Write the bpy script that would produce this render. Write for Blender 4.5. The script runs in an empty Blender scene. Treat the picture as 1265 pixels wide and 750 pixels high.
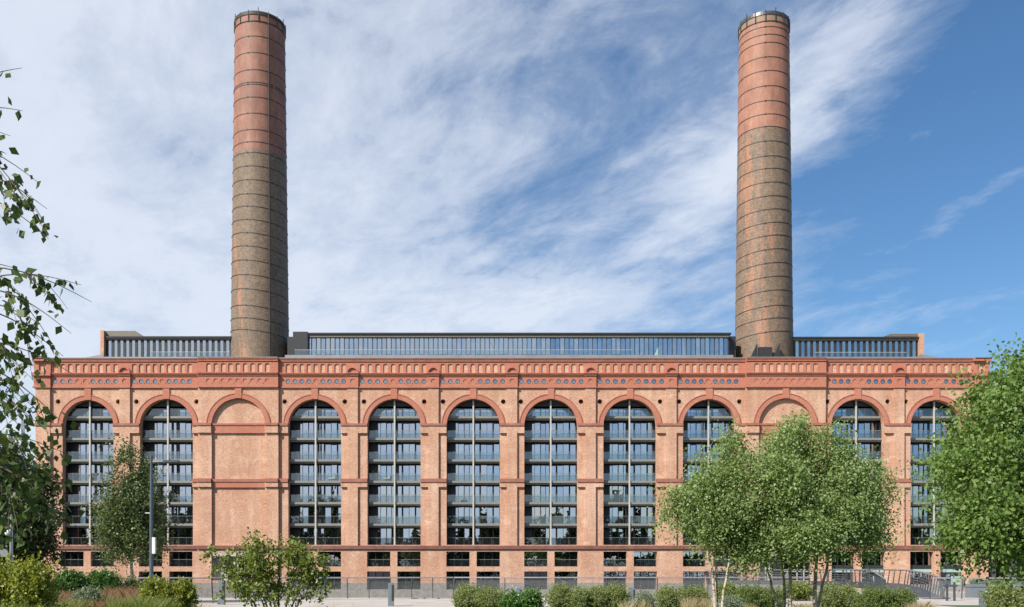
import bpy, math, random
import numpy as np
from mathutils import Vector
from mathutils.geometry import tessellate_polygon

S = bpy.context.scene
COL = S.collection
R = math.radians

# ---------------------------------------------------------------- camera, sky, sun, exposure
F = 1150.0           # focal length in photo pixels (photo 1265 x 750)
HOR = 707.0          # horizon row: a shift lens looking level
EYE = 1.6
cam = bpy.data.cameras.new('camera')
cam.sensor_width = 36.0
cam.lens = 36.0 * F / 1265.0
cam.shift_y = (HOR - 375.0) / 1265.0
cam.clip_start = 0.1
cam.clip_end = 6000
co = bpy.data.objects.new('camera', cam)
co.location = (0, 0, EYE)
co.rotation_euler = (R(90), 0, 0)
COL.objects.link(co)
S.camera = co

SUN_EL, SUN_AZ = R(41), R(46)          # elevation; angle to the left of straight behind the camera
to_sun = Vector((-math.sin(SUN_AZ) * math.cos(SUN_EL), -math.cos(SUN_AZ) * math.cos(SUN_EL), math.sin(SUN_EL)))
sl = bpy.data.lights.new('sun', 'SUN')
sl.energy = 4.6
sl.angle = R(0.53)
sl.color = (1.0, 0.94, 0.86)
so = bpy.data.objects.new('sun', sl)
so.rotation_euler = to_sun.to_track_quat('Z', 'Y').to_euler()
so.location = (-60, -60, 90)
COL.objects.link(so)

S.view_settings.view_transform = 'Standard'
S.view_settings.look = 'None'
S.view_settings.exposure = 0.50
S.view_settings.gamma = 1.0
S.view_settings.use_curve_mapping = False
S.cycles.max_bounces = 6
S.cycles.transparent_max_bounces = 12
S.cycles.caustics_reflective = False
S.cycles.caustics_refractive = False


class NT:
    """small helper to wire node trees"""
    def __init__(self, tree):
        self.t = tree
        tree.nodes.clear()

    def n(self, typ, **kw):
        nd = self.t.nodes.new(typ)
        for k, v in kw.items():
            if k.startswith('i_'):
                key = k[2:]
                key = int(key) if key.isdigit() else key
                nd.inputs[key].default_value = v
            else:
                setattr(nd, k, v)
        return nd

    def l(self, a, b):
        self.t.links.new(a, b)

    def math(self, op, a, b=None, c=None, clamp=False):
        nd = self.t.nodes.new('ShaderNodeMath')
        nd.operation = op
        nd.use_clamp = clamp
        for i, x in enumerate((a, b, c)):
            if x is None:
                continue
            if isinstance(x, (int, float)):
                nd.inputs[i].default_value = x
            else:
                self.l(x, nd.inputs[i])
        return nd.outputs[0]

    def ramp(self, fac, stops, interp='LINEAR'):
        nd = self.t.nodes.new('ShaderNodeValToRGB')
        nd.color_ramp.interpolation = interp
        els = nd.color_ramp.elements
        while len(els) < len(stops):
            els.new(0.5)
        for e, (p, c) in zip(els, stops):
            e.position = p
            e.color = (c, c, c, 1) if isinstance(c, (int, float)) else (*c, 1)
        self.l(fac, nd.inputs[0])
        return nd.outputs[0]

    def mix(self, fac, a, b, mode='MIX'):
        nd = self.t.nodes.new('ShaderNodeMix')
        nd.data_type = 'RGBA'
        nd.blend_type = mode
        for i, x in ((0, fac), (6, a), (7, b)):
            if isinstance(x, (int, float)):
                nd.inputs[i].default_value = x
            elif isinstance(x, tuple):
                nd.inputs[i].default_value = (*x, 1)
            else:
                self.l(x, nd.inputs[i])
        return nd.outputs[2]

    def noise(self, vec, scale, detail=4, rough=0.5, dist=0.0):
        nd = self.n('ShaderNodeTexNoise')
        nd.inputs['Scale'].default_value = scale
        nd.inputs['Detail'].default_value = detail
        nd.inputs['Roughness'].default_value = rough
        nd.inputs['Distortion'].default_value = dist
        if vec is not None:
            self.l(vec, nd.inputs['Vector'])
        return nd.outputs['Fac']


# world: Nishita sky with a cirrus layer laid out on a plane high overhead
W = bpy.data.worlds.new('World')
S.world = W
W.use_nodes = True
n = NT(W.node_tree)
sky = n.n('ShaderNodeTexSky', sky_type='NISHITA', sun_disc=False)
sky.sun_elevation = SUN_EL
sky.sun_rotation = math.atan2(to_sun.x, to_sun.y)
sky.air_density = 1.0
sky.dust_density = 0.4
sky.ozone_density = 2.5
bg1 = n.n('ShaderNodeBackground')
bg1.inputs[1].default_value = 0.092
hs = n.n('ShaderNodeHueSaturation'); hs.inputs['Saturation'].default_value = 1.24
n.l(sky.outputs[0], hs.inputs['Color']); n.l(hs.outputs[0], bg1.inputs[0])
tc = n.n('ShaderNodeTexCoord')
sx = n.n('ShaderNodeSeparateXYZ')
n.l(tc.outputs['Generated'], sx.inputs[0])
dz = n.math('ADD', n.math('MAXIMUM', sx.outputs[2], 0.0), 0.06)
px_ = n.math('DIVIDE', sx.outputs[0], dz)
py_ = n.math('DIVIDE', sx.outputs[1], dz)
cv = n.n('ShaderNodeCombineXYZ')
n.l(px_, cv.inputs[0]); n.l(py_, cv.inputs[1])


warp = n.n('ShaderNodeTexNoise'); warp.inputs['Scale'].default_value = 0.55; warp.inputs['Detail'].default_value = 2
n.l(cv.outputs[0], warp.inputs['Vector'])
w1 = n.n('ShaderNodeVectorMath', operation='SUBTRACT'); n.l(warp.outputs['Color'], w1.inputs[0]); w1.inputs[1].default_value = (.5, .5, .5)
w2 = n.n('ShaderNodeVectorMath', operation='SCALE'); n.l(w1.outputs[0], w2.inputs[0]); w2.inputs['Scale'].default_value = 0.25
w3 = n.n('ShaderNodeVectorMath', operation='ADD'); n.l(cv.outputs[0], w3.inputs[0]); n.l(w2.outputs[0], w3.inputs[1])


def mapped(rot, sx_, sy_, loc=(0, 0, 0)):
    m = n.n('ShaderNodeMapping')
    m.inputs['Rotation'].default_value = (0, 0, rot)
    n.l(w3.outputs[0], m.inputs[0])
    m2 = n.n('ShaderNodeMapping')
    m2.inputs['Scale'].default_value = (sx_, sy_, 1)
    m2.inputs['Location'].default_value = loc
    n.l(m.outputs[0], m2.inputs[0])
    return m2.outputs[0]


streak = n.noise(mapped(R(-24), 1.45, 0.62, (3.1, 1.7, 0)), 1.25, 10, 0.63, 0.2)
wisps = n.noise(mapped(R(-36), 2.3, 1.35, (7.3, 2.2, 0)), 1.8, 11, 0.67, 0.35)
fine = n.noise(mapped(R(-22), 6.5, 3.0, (1.1, 4.2, 0)), 1.8, 8, 0.66, 0.7)
patch = n.noise(mapped(R(-30), 0.7, 0.45, (1.4, 5.2, 0)), 1.0, 3, 0.5, 0.3)
# more veil to the left (west), clear to the right (east)
side = n.math('DIVIDE', sx.outputs[0], n.math('ADD', n.math('ABSOLUTE', sx.outputs[1]), 0.25))
side = n.math('ADD', n.math('MULTIPLY', side, -1.25), 0.19)
side = n.math('MINIMUM', n.math('MAXIMUM', side, -0.48), 0.52)
cov = n.math('ADD', n.math('MULTIPLY', streak, 1.0), n.math('MULTIPLY', wisps, 0.85))
cov = n.math('ADD', cov, n.math('MULTIPLY', n.math('SUBTRACT', fine, 0.5), 0.24))
cov = n.math('ADD', cov, n.math('MULTIPLY', patch, 0.65))
cov = n.math('ADD', cov, side)
sp = n.n('ShaderNodeSeparateXYZ'); n.l(w3.outputs[0], sp.inputs[0])


def bank(ax, ay, bx, by, wid, amt):
    # one long cirrus bank lying along the line a-b of the cloud plane
    L_ = math.hypot(bx - ax, by - ay); tx, ty = (bx - ax) / L_, (by - ay) / L_
    off = n.math('ADD', n.math('MULTIPLY', n.math('SUBTRACT', sp.outputs[0], ax), -ty), n.math('MULTIPLY', n.math('SUBTRACT', sp.outputs[1], ay), tx))
    alo = n.math('ADD', n.math('MULTIPLY', n.math('SUBTRACT', sp.outputs[0], (ax + bx) / 2), tx), n.math('MULTIPLY', n.math('SUBTRACT', sp.outputs[1], (ay + by) / 2), ty))
    e1 = n.math('POWER', n.math('DIVIDE', off, wid), 2); e2 = n.math('POWER', n.math('DIVIDE', alo, L_ * .62), 4)
    gz = n.math('EXPONENT', n.math('MULTIPLY', n.math('ADD', e1, e2), -1))
    return n.math('MULTIPLY', n.math('MULTIPLY', gz, n.math('ADD', wisps, .45)), amt)


cov = n.math('ADD', cov, bank(.44, 2.35, .575, 1.40, .11, .52))
cov = n.math('ADD', cov, bank(1.04, 2.3, 1.11, 1.95, .06, .42))
cov = n.math('ADD', cov, bank(-.9, 3.1, .35, 2.75, .30, .22))
fac = n.ramp(n.math('SUBTRACT', cov, 1.08), [(0.0, 0.02), (0.2, 0.22), (0.42, 0.60), (0.66, 0.84), (1.0, 0.93)])
bg2 = n.n('ShaderNodeBackground')
bg2.inputs[0].default_value = (0.63, 0.675, 0.76, 1)
bg2.inputs[1].default_value = 0.92
ms = n.n('ShaderNodeMixShader')
n.l(fac, ms.inputs[0]); n.l(bg1.outputs[0], ms.inputs[1]); n.l(bg2.outputs[0], ms.inputs[2])
wo = n.n('ShaderNodeOutputWorld')
n.l(ms.outputs[0], wo.inputs[0])


# ---------------------------------------------------------------- materials
def new_mat(name):
    m = bpy.data.materials.new(name)
    m.use_nodes = True
    return m, NT(m.node_tree)


def out(n, sh):
    o = n.n('ShaderNodeOutputMaterial')
    n.l(sh, o.inputs[0])


def plain(name, col, rough=0.6, metal=0.0, var=0.12, scale=3.0, spec=0.5):
    m, n = new_mat(name)
    tc = n.n('ShaderNodeTexCoord')
    f = n.noise(tc.outputs['Object'], scale, 5, 0.6)
    lo = tuple(c * (1 - var) for c in col); hi = tuple(min(1, c * (1 + var)) for c in col)
    c = n.ramp(f, [(0.3, lo), (0.7, hi)])
    b = n.n('ShaderNodeBsdfPrincipled')
    n.l(c, b.inputs['Base Color'])
    b.inputs['Roughness'].default_value = rough
    b.inputs['Metallic'].default_value = metal
    b.inputs['Specular IOR Level'].default_value = spec
    out(n, b.outputs[0])
    return m


def brick(name, c1, c2, mortar, pale, stain=0.25, round_=False):
    m, n = new_mat(name)
    tc = n.n('ShaderNodeTexCoord')
    s = n.n('ShaderNodeSeparateXYZ')
    n.l(tc.outputs['Object'], s.inputs[0])
    u = n.math('ADD', s.outputs[0], s.outputs[1])
    cv = n.n('ShaderNodeCombineXYZ')
    n.l(u, cv.inputs[0]); n.l(s.outputs[2], cv.inputs[1])
    bt = n.n('ShaderNodeTexBrick')
    n.l(cv.outputs[0], bt.inputs['Vector'])
    bt.inputs['Scale'].default_value = 1.0
    bt.inputs['Brick Width'].default_value = 0.23
    bt.inputs['Row Height'].default_value = 0.078
    bt.inputs['Mortar Size'].default_value = 0.008
    bt.inputs['Color1'].default_value = (*c1, 1)
    bt.inputs['Color2'].default_value = (*c2, 1)
    bt.inputs['Mortar'].default_value = (*mortar, 1)
    # patches of paler and darker replaced bricks
    mp = n.n('ShaderNodeMapping')
    mp.inputs['Scale'].default_value = (3.2, 7.5, 1)
    n.l(cv.outputs[0], mp.inputs[0])
    f1 = n.noise(mp.outputs[0], 1.0, 2, 0.7)
    c = n.mix(n.ramp(f1, [(0.52, 0.0), (0.68, 0.7)]), bt.outputs[0], pale)
    f2 = n.noise(cv.outputs[0], 0.22, 5, 0.65)
    c = n.mix(n.ramp(f2, [(0.35, 0.0), (0.75, stain)]), c, tuple(x * 0.62 for x in c1))
    mp2 = n.n('ShaderNodeMapping')
    mp2.inputs['Scale'].default_value = (0.9, 0.09, 1)
    n.l(cv.outputs[0], mp2.inputs[0])
    f3 = n.noise(mp2.outputs[0], 1.0, 4, 0.6)
    c = n.mix(n.ramp(f3, [(0.45, 0.0), (0.75, stain)]), c, pale)
    f4 = n.noise(cv.outputs[0], 0.085, 3, 0.6)
    c = n.mix(n.ramp(f4, [(0.40, 0.0), (0.66, 0.25)]), c, tuple(x * k_ for x, k_ in zip(c1, (0.98, 0.86, 0.78))))
    f5 = n.noise(cv.outputs[0], 0.55, 7, 0.72)
    c = n.mix(n.ramp(f5, [(0.54, 0.0), (0.70, 0.6)]), c, pale)
    b = n.n('ShaderNodeBsdfPrincipled')
    n.l(c, b.inputs['Base Color'])
    b.inputs['Roughness'].default_value = 0.9
    b.inputs['Specular IOR Level'].default_value = 0.2
    out(n, b.outputs[0])
    return m


M = {}
M['buff'] = brick('buff_orange_brick', (0.43, 0.195, 0.118), (0.65, 0.385, 0.262), (0.56, 0.405, 0.295), (0.76, 0.565, 0.425), 0.40)
M['red'] = brick('red_terracotta_brick', (0.43, 0.145, 0.090), (0.50, 0.20, 0.135), (0.44, 0.21, 0.15), (0.54, 0.28, 0.20), 0.2)
M['cornice'] = plain('red_cornice_brick', (0.42, 0.155, 0.10), 0.8, 0, 0.2, 1.5)
M['shade_red'] = plain('red_moulding_painted_shade', (0.20, 0.083, 0.062), 0.75, 0, 0.25, 1.0)  # red moulding, its colour darkened for the shade on the curved underside
M['oxblood'] = plain('dark_red_moulding', (0.33, 0.128, 0.088), 0.75, 0, 0.2, 1.5)
M['stone'] = plain('grey_plinth_stone', (0.25, 0.225, 0.20), 0.85, 0, 0.25, 2.0)
M['pale_stone'] = plain('pale_lintel_stone', (0.46, 0.43, 0.38), 0.8, 0, 0.12, 1.5)
M['slab'] = plain('balcony_grey_green_metal', (0.235, 0.235, 0.21), 0.5, 0.1, 0.08)
M['mull'] = plain('pale_mullion_metal', (0.50, 0.48, 0.43), 0.45, 0.1, 0.06)
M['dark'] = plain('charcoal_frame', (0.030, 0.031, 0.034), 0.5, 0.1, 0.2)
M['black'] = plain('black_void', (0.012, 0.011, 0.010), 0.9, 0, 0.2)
M['soot'] = plain('recess_shade_brown', (0.04, 0.028, 0.02), 0.9, 0, 0.3)  # dark brown colour standing in for the shade inside the oculus holes
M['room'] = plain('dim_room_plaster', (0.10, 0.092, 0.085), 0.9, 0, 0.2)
M['curtain'] = plain('pale_curtain_cloth', (0.62, 0.58, 0.57), 0.9, 0, 0.1, 1.0)
M['zinc'] = plain('zinc_roof', (0.26, 0.26, 0.255), 0.5, 0.2, 0.12, 0.6)
M['beige'] = plain('bronze_fascia', (0.17, 0.155, 0.125), 0.5, 0.2, 0.1)
M['panel'] = plain('pale_terracotta_panel', (0.55, 0.53, 0.54), 0.5, 0, 0.06)
M['steel'] = plain('galvanised_steel', (0.42, 0.43, 0.44), 0.35, 0.7, 0.1)
M['dsteel'] = plain('dark_painted_steel', (0.075, 0.085, 0.095), 0.45, 0.2, 0.15)
M['gsteel'] = plain('blue_grey_painted_steel', (0.17, 0.20, 0.235), 0.45, 0.2, 0.1)
M['psteel'] = plain('dark_blue_grey_paint', (0.085, 0.105, 0.13), 0.45, 0.2, 0.1)
M['white'] = plain('white_paint', (0.78, 0.78, 0.76), 0.5, 0, 0.04)
pm_, n = new_mat('pale_paving')
tcp = n.n('ShaderNodeTexCoord')
btp = n.n('ShaderNodeTexBrick'); n.l(tcp.outputs['Object'], btp.inputs['Vector'])
btp.inputs['Scale'].default_value = 1; btp.inputs['Brick Width'].default_value = 1.2; btp.inputs['Row Height'].default_value = .6; btp.inputs['Mortar Size'].default_value = .012
btp.inputs['Color1'].default_value = (.40, .365, .325, 1); btp.inputs['Color2'].default_value = (.50, .455, .405, 1); btp.inputs['Mortar'].default_value = (.22, .20, .18, 1)
cp = n.mix(n.ramp(n.noise(tcp.outputs['Object'], .35, 6, .65), [(.42, 0.0), (.7, .55)]), btp.outputs[0], (.30, .27, .235))
bp = n.n('ShaderNodeBsdfPrincipled'); n.l(cp, bp.inputs['Base Color']); bp.inputs['Roughness'].default_value = .9
out(n, bp.outputs[0])
M['paving'] = pm_
M['quay'] = plain('quay_paving', (0.40, 0.37, 0.33), 0.9, 0, 0.15, 0.5)
M['earth'] = plain('dark_earth', (0.10, 0.082, 0.06), 0.95, 0, 0.35, 0.8)
M['lawn'] = plain('lawn', (0.06, 0.10, 0.03), 0.95, 0, 0.35, 1.2)
M['lead'] = plain('sooty_steel_band', (0.045, 0.038, 0.034), 0.6, 0.2, 0.3, 2.0)
M['capmetal'] = plain('weathered_cap_metal', (0.12, 0.115, 0.11), 0.38, 0.6, 0.3)
M['tealcloth'] = plain('teal_curtain_cloth', (0.24, 0.38, 0.36), 0.9, 0, 0.1)
M['teal'] = plain('pale_teal_panel', (0.32, 0.47, 0.44), 0.3, 0, 0.05)
M['concrete'] = plain('concrete', (0.42, 0.40, 0.37), 0.8, 0, 0.12, 1.2)


def glass(name, tint, refl, rough=0.015, wob=0.0, transp=(0.8, 0.85, 0.87), haze=0.0):
    m, n = new_mat(name)
    g = n.n('ShaderNodeBsdfGlossy')
    g.inputs['Color'].default_value = (*tint, 1)
    g.inputs['Roughness'].default_value = rough
    t = n.n('ShaderNodeBsdfTransparent')
    t.inputs['Color'].default_value = (*transp, 1)
    if wob:                      # every pane sits at its own slight angle
        geo = n.n('ShaderNodeNewGeometry')
        tc = n.n('ShaderNodeTexCoord')
        wn = n.n('ShaderNodeTexWhiteNoise', noise_dimensions='1D')
        n.l(geo.outputs['Random Per Island'], wn.inputs['W'])
        ob = n.n('ShaderNodeObjectInfo')
        wn2 = n.n('ShaderNodeTexWhiteNoise', noise_dimensions='2D')
        cx = n.n('ShaderNodeCombineXYZ')
        n.l(geo.outputs['Random Per Island'], cx.inputs[0]); n.l(ob.outputs['Random'], cx.inputs[1])
        n.l(cx.outputs[0], wn2.inputs['Vector'])
        v = n.n('ShaderNodeVectorMath', operation='SUBTRACT')
        n.l(wn2.outputs['Color'], v.inputs[0]); v.inputs[1].default_value = (0.5, 0.5, 0.5)
        nz = n.n('ShaderNodeTexNoise'); nz.inputs['Scale'].default_value = 0.8
        n.l(tc.outputs['Object'], nz.inputs['Vector'])
        v1 = n.n('ShaderNodeVectorMath', operation='SUBTRACT')
        n.l(nz.outputs['Color'], v1.inputs[0]); v1.inputs[1].default_value = (0.5, 0.5, 0.5)
        va = n.n('ShaderNodeVectorMath', operation='ADD')
        n.l(v.outputs[0], va.inputs[0]); n.l(v1.outputs[0], va.inputs[1])
        sc = n.n('ShaderNodeVectorMath', operation='SCALE')
        n.l(va.outputs[0], sc.inputs[0]); sc.inputs['Scale'].default_value = wob
        ad = n.n('ShaderNodeVectorMath', operation='ADD')
        n.l(geo.outputs['Normal'], ad.inputs[0]); n.l(sc.outputs[0], ad.inputs[1])
        nm = n.n('ShaderNodeVectorMath', operation='NORMALIZE')
        n.l(ad.outputs[0], nm.inputs[0])
        n.l(nm.outputs[0], g.inputs['Normal'])
    mx = n.n('ShaderNodeMixShader')
    mx.inputs[0].default_value = refl
    n.l(t.outputs[0], mx.inputs[1]); n.l(g.outputs[0], mx.inputs[2])
    sh = mx.outputs[0]
    if haze:
        d = n.n('ShaderNodeBsdfDiffuse'); d.inputs[0].default_value = (0.55, 0.60, 0.62, 1)
        m2 = n.n('ShaderNodeMixShader'); m2.inputs[0].default_value = haze
        n.l(sh, m2.inputs[1]); n.l(d.outputs[0], m2.inputs[2])
        sh = m2.outputs[0]
    out(n, sh)
    return m


M['glass'] = glass('window_glass', (0.82, 0.86, 0.95), 0.60, 0.01, 0.045, (0.6, 0.66, 0.68))
M['rail_glass'] = glass('balustrade_glass', (0.72, 0.80, 0.84), 0.17, 0.02, 0.0, (0.72, 0.80, 0.82), 0.015)
M['round_glass'] = glass('round_window_glass', (0.78, 0.82, 0.88), 0.42, 0.03, 0.08, (0.5, 0.55, 0.6), 0.05)
M['roof_glass'] = glass('penthouse_glass', (0.82, 0.87, 0.90), 0.60, 0.02, 0.06, (0.5, 0.58, 0.6))
M['mesh'] = glass('stainless_mesh_infill', (0.6, 0.6, 0.6), 0.05, 0.3, 0.0, (0.92, 0.92, 0.92), 0.10)


def leafmat(name, cols, trans=0.35, gloss=0.25, rough=0.4):
    m, n = new_mat(name)
    geo = n.n('ShaderNodeNewGeometry')
    k = len(cols)
    c = n.ramp(geo.outputs['Random Per Island'], [(i / max(1, k - 1), cols[i]) for i in range(k)])
    b = n.n('ShaderNodeBsdfPrincipled')
    n.l(c, b.inputs['Base Color'])
    b.inputs['Roughness'].default_value = rough
    b.inputs['Specular IOR Level'].default_value = gloss
    t = n.n('ShaderNodeBsdfTranslucent')
    c2 = n.mix(1.0, c, (1.0, 1.0, 0.45), 'MULTIPLY')
    n.l(c2, t.inputs[0])
    mx = n.n('ShaderNodeMixShader'); mx.inputs[0].default_value = trans
    n.l(b.outputs[0], mx.inputs[1]); n.l(t.outputs[0], mx.inputs[2])
    out(n, mx.outputs[0])
    return m


L = {}
L['birch'] = leafmat('birch_leaf', [(0.166, 0.246, 0.081), (0.258, 0.360, 0.128), (0.365, 0.460, 0.184), (0.227, 0.318, 0.109)], 0.45, 0.6, 0.5)
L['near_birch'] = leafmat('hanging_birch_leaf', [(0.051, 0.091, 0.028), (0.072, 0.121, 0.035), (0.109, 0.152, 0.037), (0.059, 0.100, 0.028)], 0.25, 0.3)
L['hazel'] = leafmat('broad_leaf', [(0.107, 0.182, 0.044), (0.150, 0.256, 0.062), (0.234, 0.334, 0.088), (0.129, 0.197, 0.056)], 0.42, 0.35, 0.5)
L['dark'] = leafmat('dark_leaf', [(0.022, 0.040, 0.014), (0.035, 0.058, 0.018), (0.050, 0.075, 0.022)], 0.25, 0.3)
L['grey'] = leafmat('pear_leaf', [(0.079, 0.116, 0.041), (0.114, 0.158, 0.051), (0.166, 0.214, 0.081)], 0.3, 0.50, 0.45)
L['cherry'] = leafmat('cherry_leaf', [(0.118, 0.169, 0.034), (0.182, 0.235, 0.048), (0.256, 0.303, 0.063), (0.150, 0.186, 0.040)], 0.35, 0.35)
L['yellow'] = leafmat('yellow_green_leaf', [(0.196, 0.240, 0.037), (0.270, 0.300, 0.050), (0.346, 0.360, 0.062), (0.150, 0.196, 0.037)], 0.35, 0.3)
L['box'] = leafmat('box_leaf', [(0.057, 0.128, 0.022), (0.090, 0.188, 0.030), (0.065, 0.144, 0.025)], 0.2, 0.4)
L['hedge'] = leafmat('hedge_leaf', [(0.17, 0.235, 0.07), (0.25, 0.30, 0.10), (0.32, 0.35, 0.15), (0.14, 0.205, 0.06)], 0.4, 0.25)
L['hedge_dark'] = leafmat('dark_hedge_leaf', [(0.11, 0.17, 0.045), (0.17, 0.23, 0.065), (0.22, 0.27, 0.09)], 0.4, 0.25)
L['sedge'] = leafmat('russet_sedge', [(0.276, 0.132, 0.086), (0.359, 0.198, 0.119), (0.207, 0.172, 0.079), (0.331, 0.251, 0.132)], 0.3, 0.2)
L['straw'] = leafmat('straw_grass', [(0.462, 0.374, 0.209), (0.550, 0.462, 0.286), (0.330, 0.297, 0.143)], 0.3, 0.2)
L['greengrass'] = leafmat('green_grass', [(0.148, 0.205, 0.043), (0.214, 0.267, 0.072), (0.263, 0.283, 0.100)], 0.3, 0.2)
L['silver'] = leafmat('silver_green_leaf', [(0.169, 0.221, 0.143), (0.221, 0.260, 0.169), (0.130, 0.182, 0.117)], 0.3, 0.2)


def bark(name, base, marks, amt):
    m, n = new_mat(name)
    tc = n.n('ShaderNodeTexCoord')
    mp = n.n('ShaderNodeMapping'); mp.inputs['Scale'].default_value = (3, 3, 9)
    n.l(tc.outputs['Object'], mp.inputs[0])
    f = n.noise(mp.outputs[0], 1.6, 5, 0.65)
    c = n.mix(n.ramp(f, [(0.5, 0.0), (0.6, amt)]), base, marks)
    b = n.n('ShaderNodeBsdfPrincipled')
    n.l(c, b.inputs['Base Color']); b.inputs['Roughness'].default_value = 0.85
    out(n, b.outputs[0])
    return m


M['birch_bark'] = bark('birch_bark', (0.50, 0.43, 0.34), (0.10, 0.07, 0.05), 0.95)
M['bark'] = bark('brown_bark', (0.13, 0.10, 0.075), (0.06, 0.045, 0.035), 0.8)
M['grey_bark'] = bark('grey_bark', (0.24, 0.21, 0.18), (0.12, 0.10, 0.085), 0.8)


# ---------------------------------------------------------------- mesh helpers
class MB:
    def __init__(self):
        self.v, self.f, self.m = [], [], []

    def face(self, pts, mi=0):
        b = len(self.v)
        self.v += [tuple(p) for p in pts]
        self.f.append(tuple(range(b, b + len(pts))))
        self.m.append(mi)

    def box(self, x0, x1, y0, y1, z0, z1, mi=0):
        b = len(self.v)
        self.v += [(x0, y0, z0), (x1, y0, z0), (x1, y1, z0), (x0, y1, z0), (x0, y0, z1), (x1, y0, z1), (x1, y1, z1), (x0, y1, z1)]
        for q in ((0, 3, 2, 1), (4, 5, 6, 7), (0, 1, 5, 4), (1, 2, 6, 5), (2, 3, 7, 6), (3, 0, 4, 7)):
            self.f.append(tuple(b + i for i in q)); self.m.append(mi)
        return self

    def plate(self, outer, holes, y, depth, mi=0, hmi=None, outer_sides=False):
        """vertical plate in the x-z plane facing -y, with holes whose reveals run back by depth"""
        loops = [outer] + list(holes)
        flat = [p for lp in loops for p in lp]
        tris = tessellate_polygon([[Vector((p[0], p[1], 0)) for p in lp] for lp in loops])
        b = len(self.v)
        self.v += [(p[0], y, p[1]) for p in flat]
        for t in tris:
            a, c, d = (flat[i] for i in t)
            cr = (c[0] - a[0]) * (d[1] - a[1]) - (c[1] - a[1]) * (d[0] - a[0])
            if abs(cr) < 1e-12:
                continue
            self.f.append(tuple(b + i for i in (t if cr > 0 else t[::-1]))); self.m.append(mi)
        off = 0
        for k, lp in enumerate(loops):
            if k > 0 or outer_sides:
                area = sum(lp[i][0] * lp[(i + 1) % len(lp)][1] - lp[(i + 1) % len(lp)][0] * lp[i][1] for i in range(len(lp)))
                b2 = len(self.v)
                self.v += [(p[0], y, p[1]) for p in lp] + [(p[0], y + depth, p[1]) for p in lp]
                N = len(lp)
                for i in range(N):
                    j = (i + 1) % N
                    q = (b2 + i, b2 + j, b2 + N + j, b2 + N + i)
                    if (area > 0) == (k > 0):
                        q = q[::-1]
                    self.f.append(q if k > 0 or True else q); self.m.append(mi if (hmi is None or k == 0) else hmi)
            off += len(lp)
        return self

    def arc_block(self, cx, cz, r0, r1, a0, a1, y0, y1, n=28, mi=0):
        """solid ring sector in the x-z plane"""
        for i in range(n):
            t0 = a0 + (a1 - a0) * i / n; t1 = a0 + (a1 - a0) * (i + 1) / n
            P = lambda r, t, y: (cx + r * math.cos(t), y, cz + r * math.sin(t))
            self.face([P(r0, t0, y0), P(r1, t0, y0), P(r1, t1, y0), P(r0, t1, y0)], mi)
            self.face([P(r1, t0, y0), P(r1, t0, y1), P(r1, t1, y1), P(r1, t1, y0)], mi)
            if r0 > 0:
                self.face([P(r0, t0, y0), P(r0, t1, y0), P(r0, t1, y1), P(r0, t0, y1)], mi)
        return self

    def disc(self, cx, cz, r, y, n=20, mi=0):
        self.face([(cx + r * math.cos(2 * math.pi * i / n), y, cz + r * math.sin(2 * math.pi * i / n)) for i in range(n)], mi)
        return self

    def tube(self, pts, rad, n=7, mi=0, cap=True):
        pts = [Vector(p) for p in pts]
        if isinstance(rad, (int, float)):
            rad = [rad] * len(pts)
        b = len(self.v)
        K = len(pts)
        for i, p in enumerate(pts):
            d = (pts[min(i + 1, K - 1)] - pts[max(i - 1, 0)])
            d = d.normalized() if d.length > 1e-9 else Vector((0, 0, 1))
            up = Vector((0, 1, 0)) if abs(d.z) > 0.8 else Vector((0, 0, 1))
            a = d.cross(up).normalized(); c = d.cross(a).normalized()
            for k in range(n):
                t = 2 * math.pi * k / n
                self.v.append(tuple(p + (a * math.cos(t) + c * math.sin(t)) * rad[i]))
        for i in range(K - 1):
            for k in range(n):
                k2 = (k + 1) % n
                self.f.append((b + i * n + k, b + (i + 1) * n + k, b + (i + 1) * n + k2, b + i * n + k2)); self.m.append(mi)
        if cap:
            self.f.append(tuple(b + k for k in range(n))); self.m.append(mi)
            self.f.append(tuple(b + (K - 1) * n + k for k in range(n))[::-1]); self.m.append(mi)
        return self

    def lathe(self, prof, n=64, c=(0, 0, 0), mi=0, tilt=0.0):
        b = len(self.v)
        for r, z in prof:
            for k in range(n):
                t = 2 * math.pi * k / n
                x, y = r * math.cos(t), r * math.sin(t)
                self.v.append((c[0] + x, c[1] + y, c[2] + z + x * tilt))
        for i in range(len(prof) - 1):
            for k in range(n):
                k2 = (k + 1) % n
                self.f.append((b + i * n + k, b + i * n + k2, b + (i + 1) * n + k2, b + (i + 1) * n + k)); self.m.append(mi)
        return self

    def build(self, name, mats, parent=None, off=None, smooth=False):
        me = bpy.data.meshes.new(name)
        if off is None:
            off = wloc(parent)
        me.from_pydata([(x - off[0], y - off[1], z - off[2]) for x, y, z in self.v], [], self.f)
        for mt in (mats if isinstance(mats, (list, tuple)) else [mats]):
            me.materials.append(mt)
        me.polygons.foreach_set('material_index', self.m)
        if smooth:
            me.polygons.foreach_set('use_smooth', [True] * len(self.f))
        me.update()
        return link(name, me, parent)


def link(name, me, parent=None):
    o = bpy.data.objects.new(name, me)
    COL.objects.link(o)
    o.parent = parent
    return o


def wloc(o):
    v = Vector((0, 0, 0))
    while o is not None:
        v += o.location
        o = o.parent
    return v


def tag(o, label=None, cat=None, group=None, kind=None):
    if label: o['label'] = label
    if cat: o['category'] = cat
    if group: o['group'] = group
    if kind: o['kind'] = kind
    return o


def empty(name, loc, label, cat, group=None):
    o = bpy.data.objects.new(name, None)
    o.location = loc
    o.empty_display_size = 0.5
    COL.objects.link(o)
    return tag(o, label, cat, group)


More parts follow.
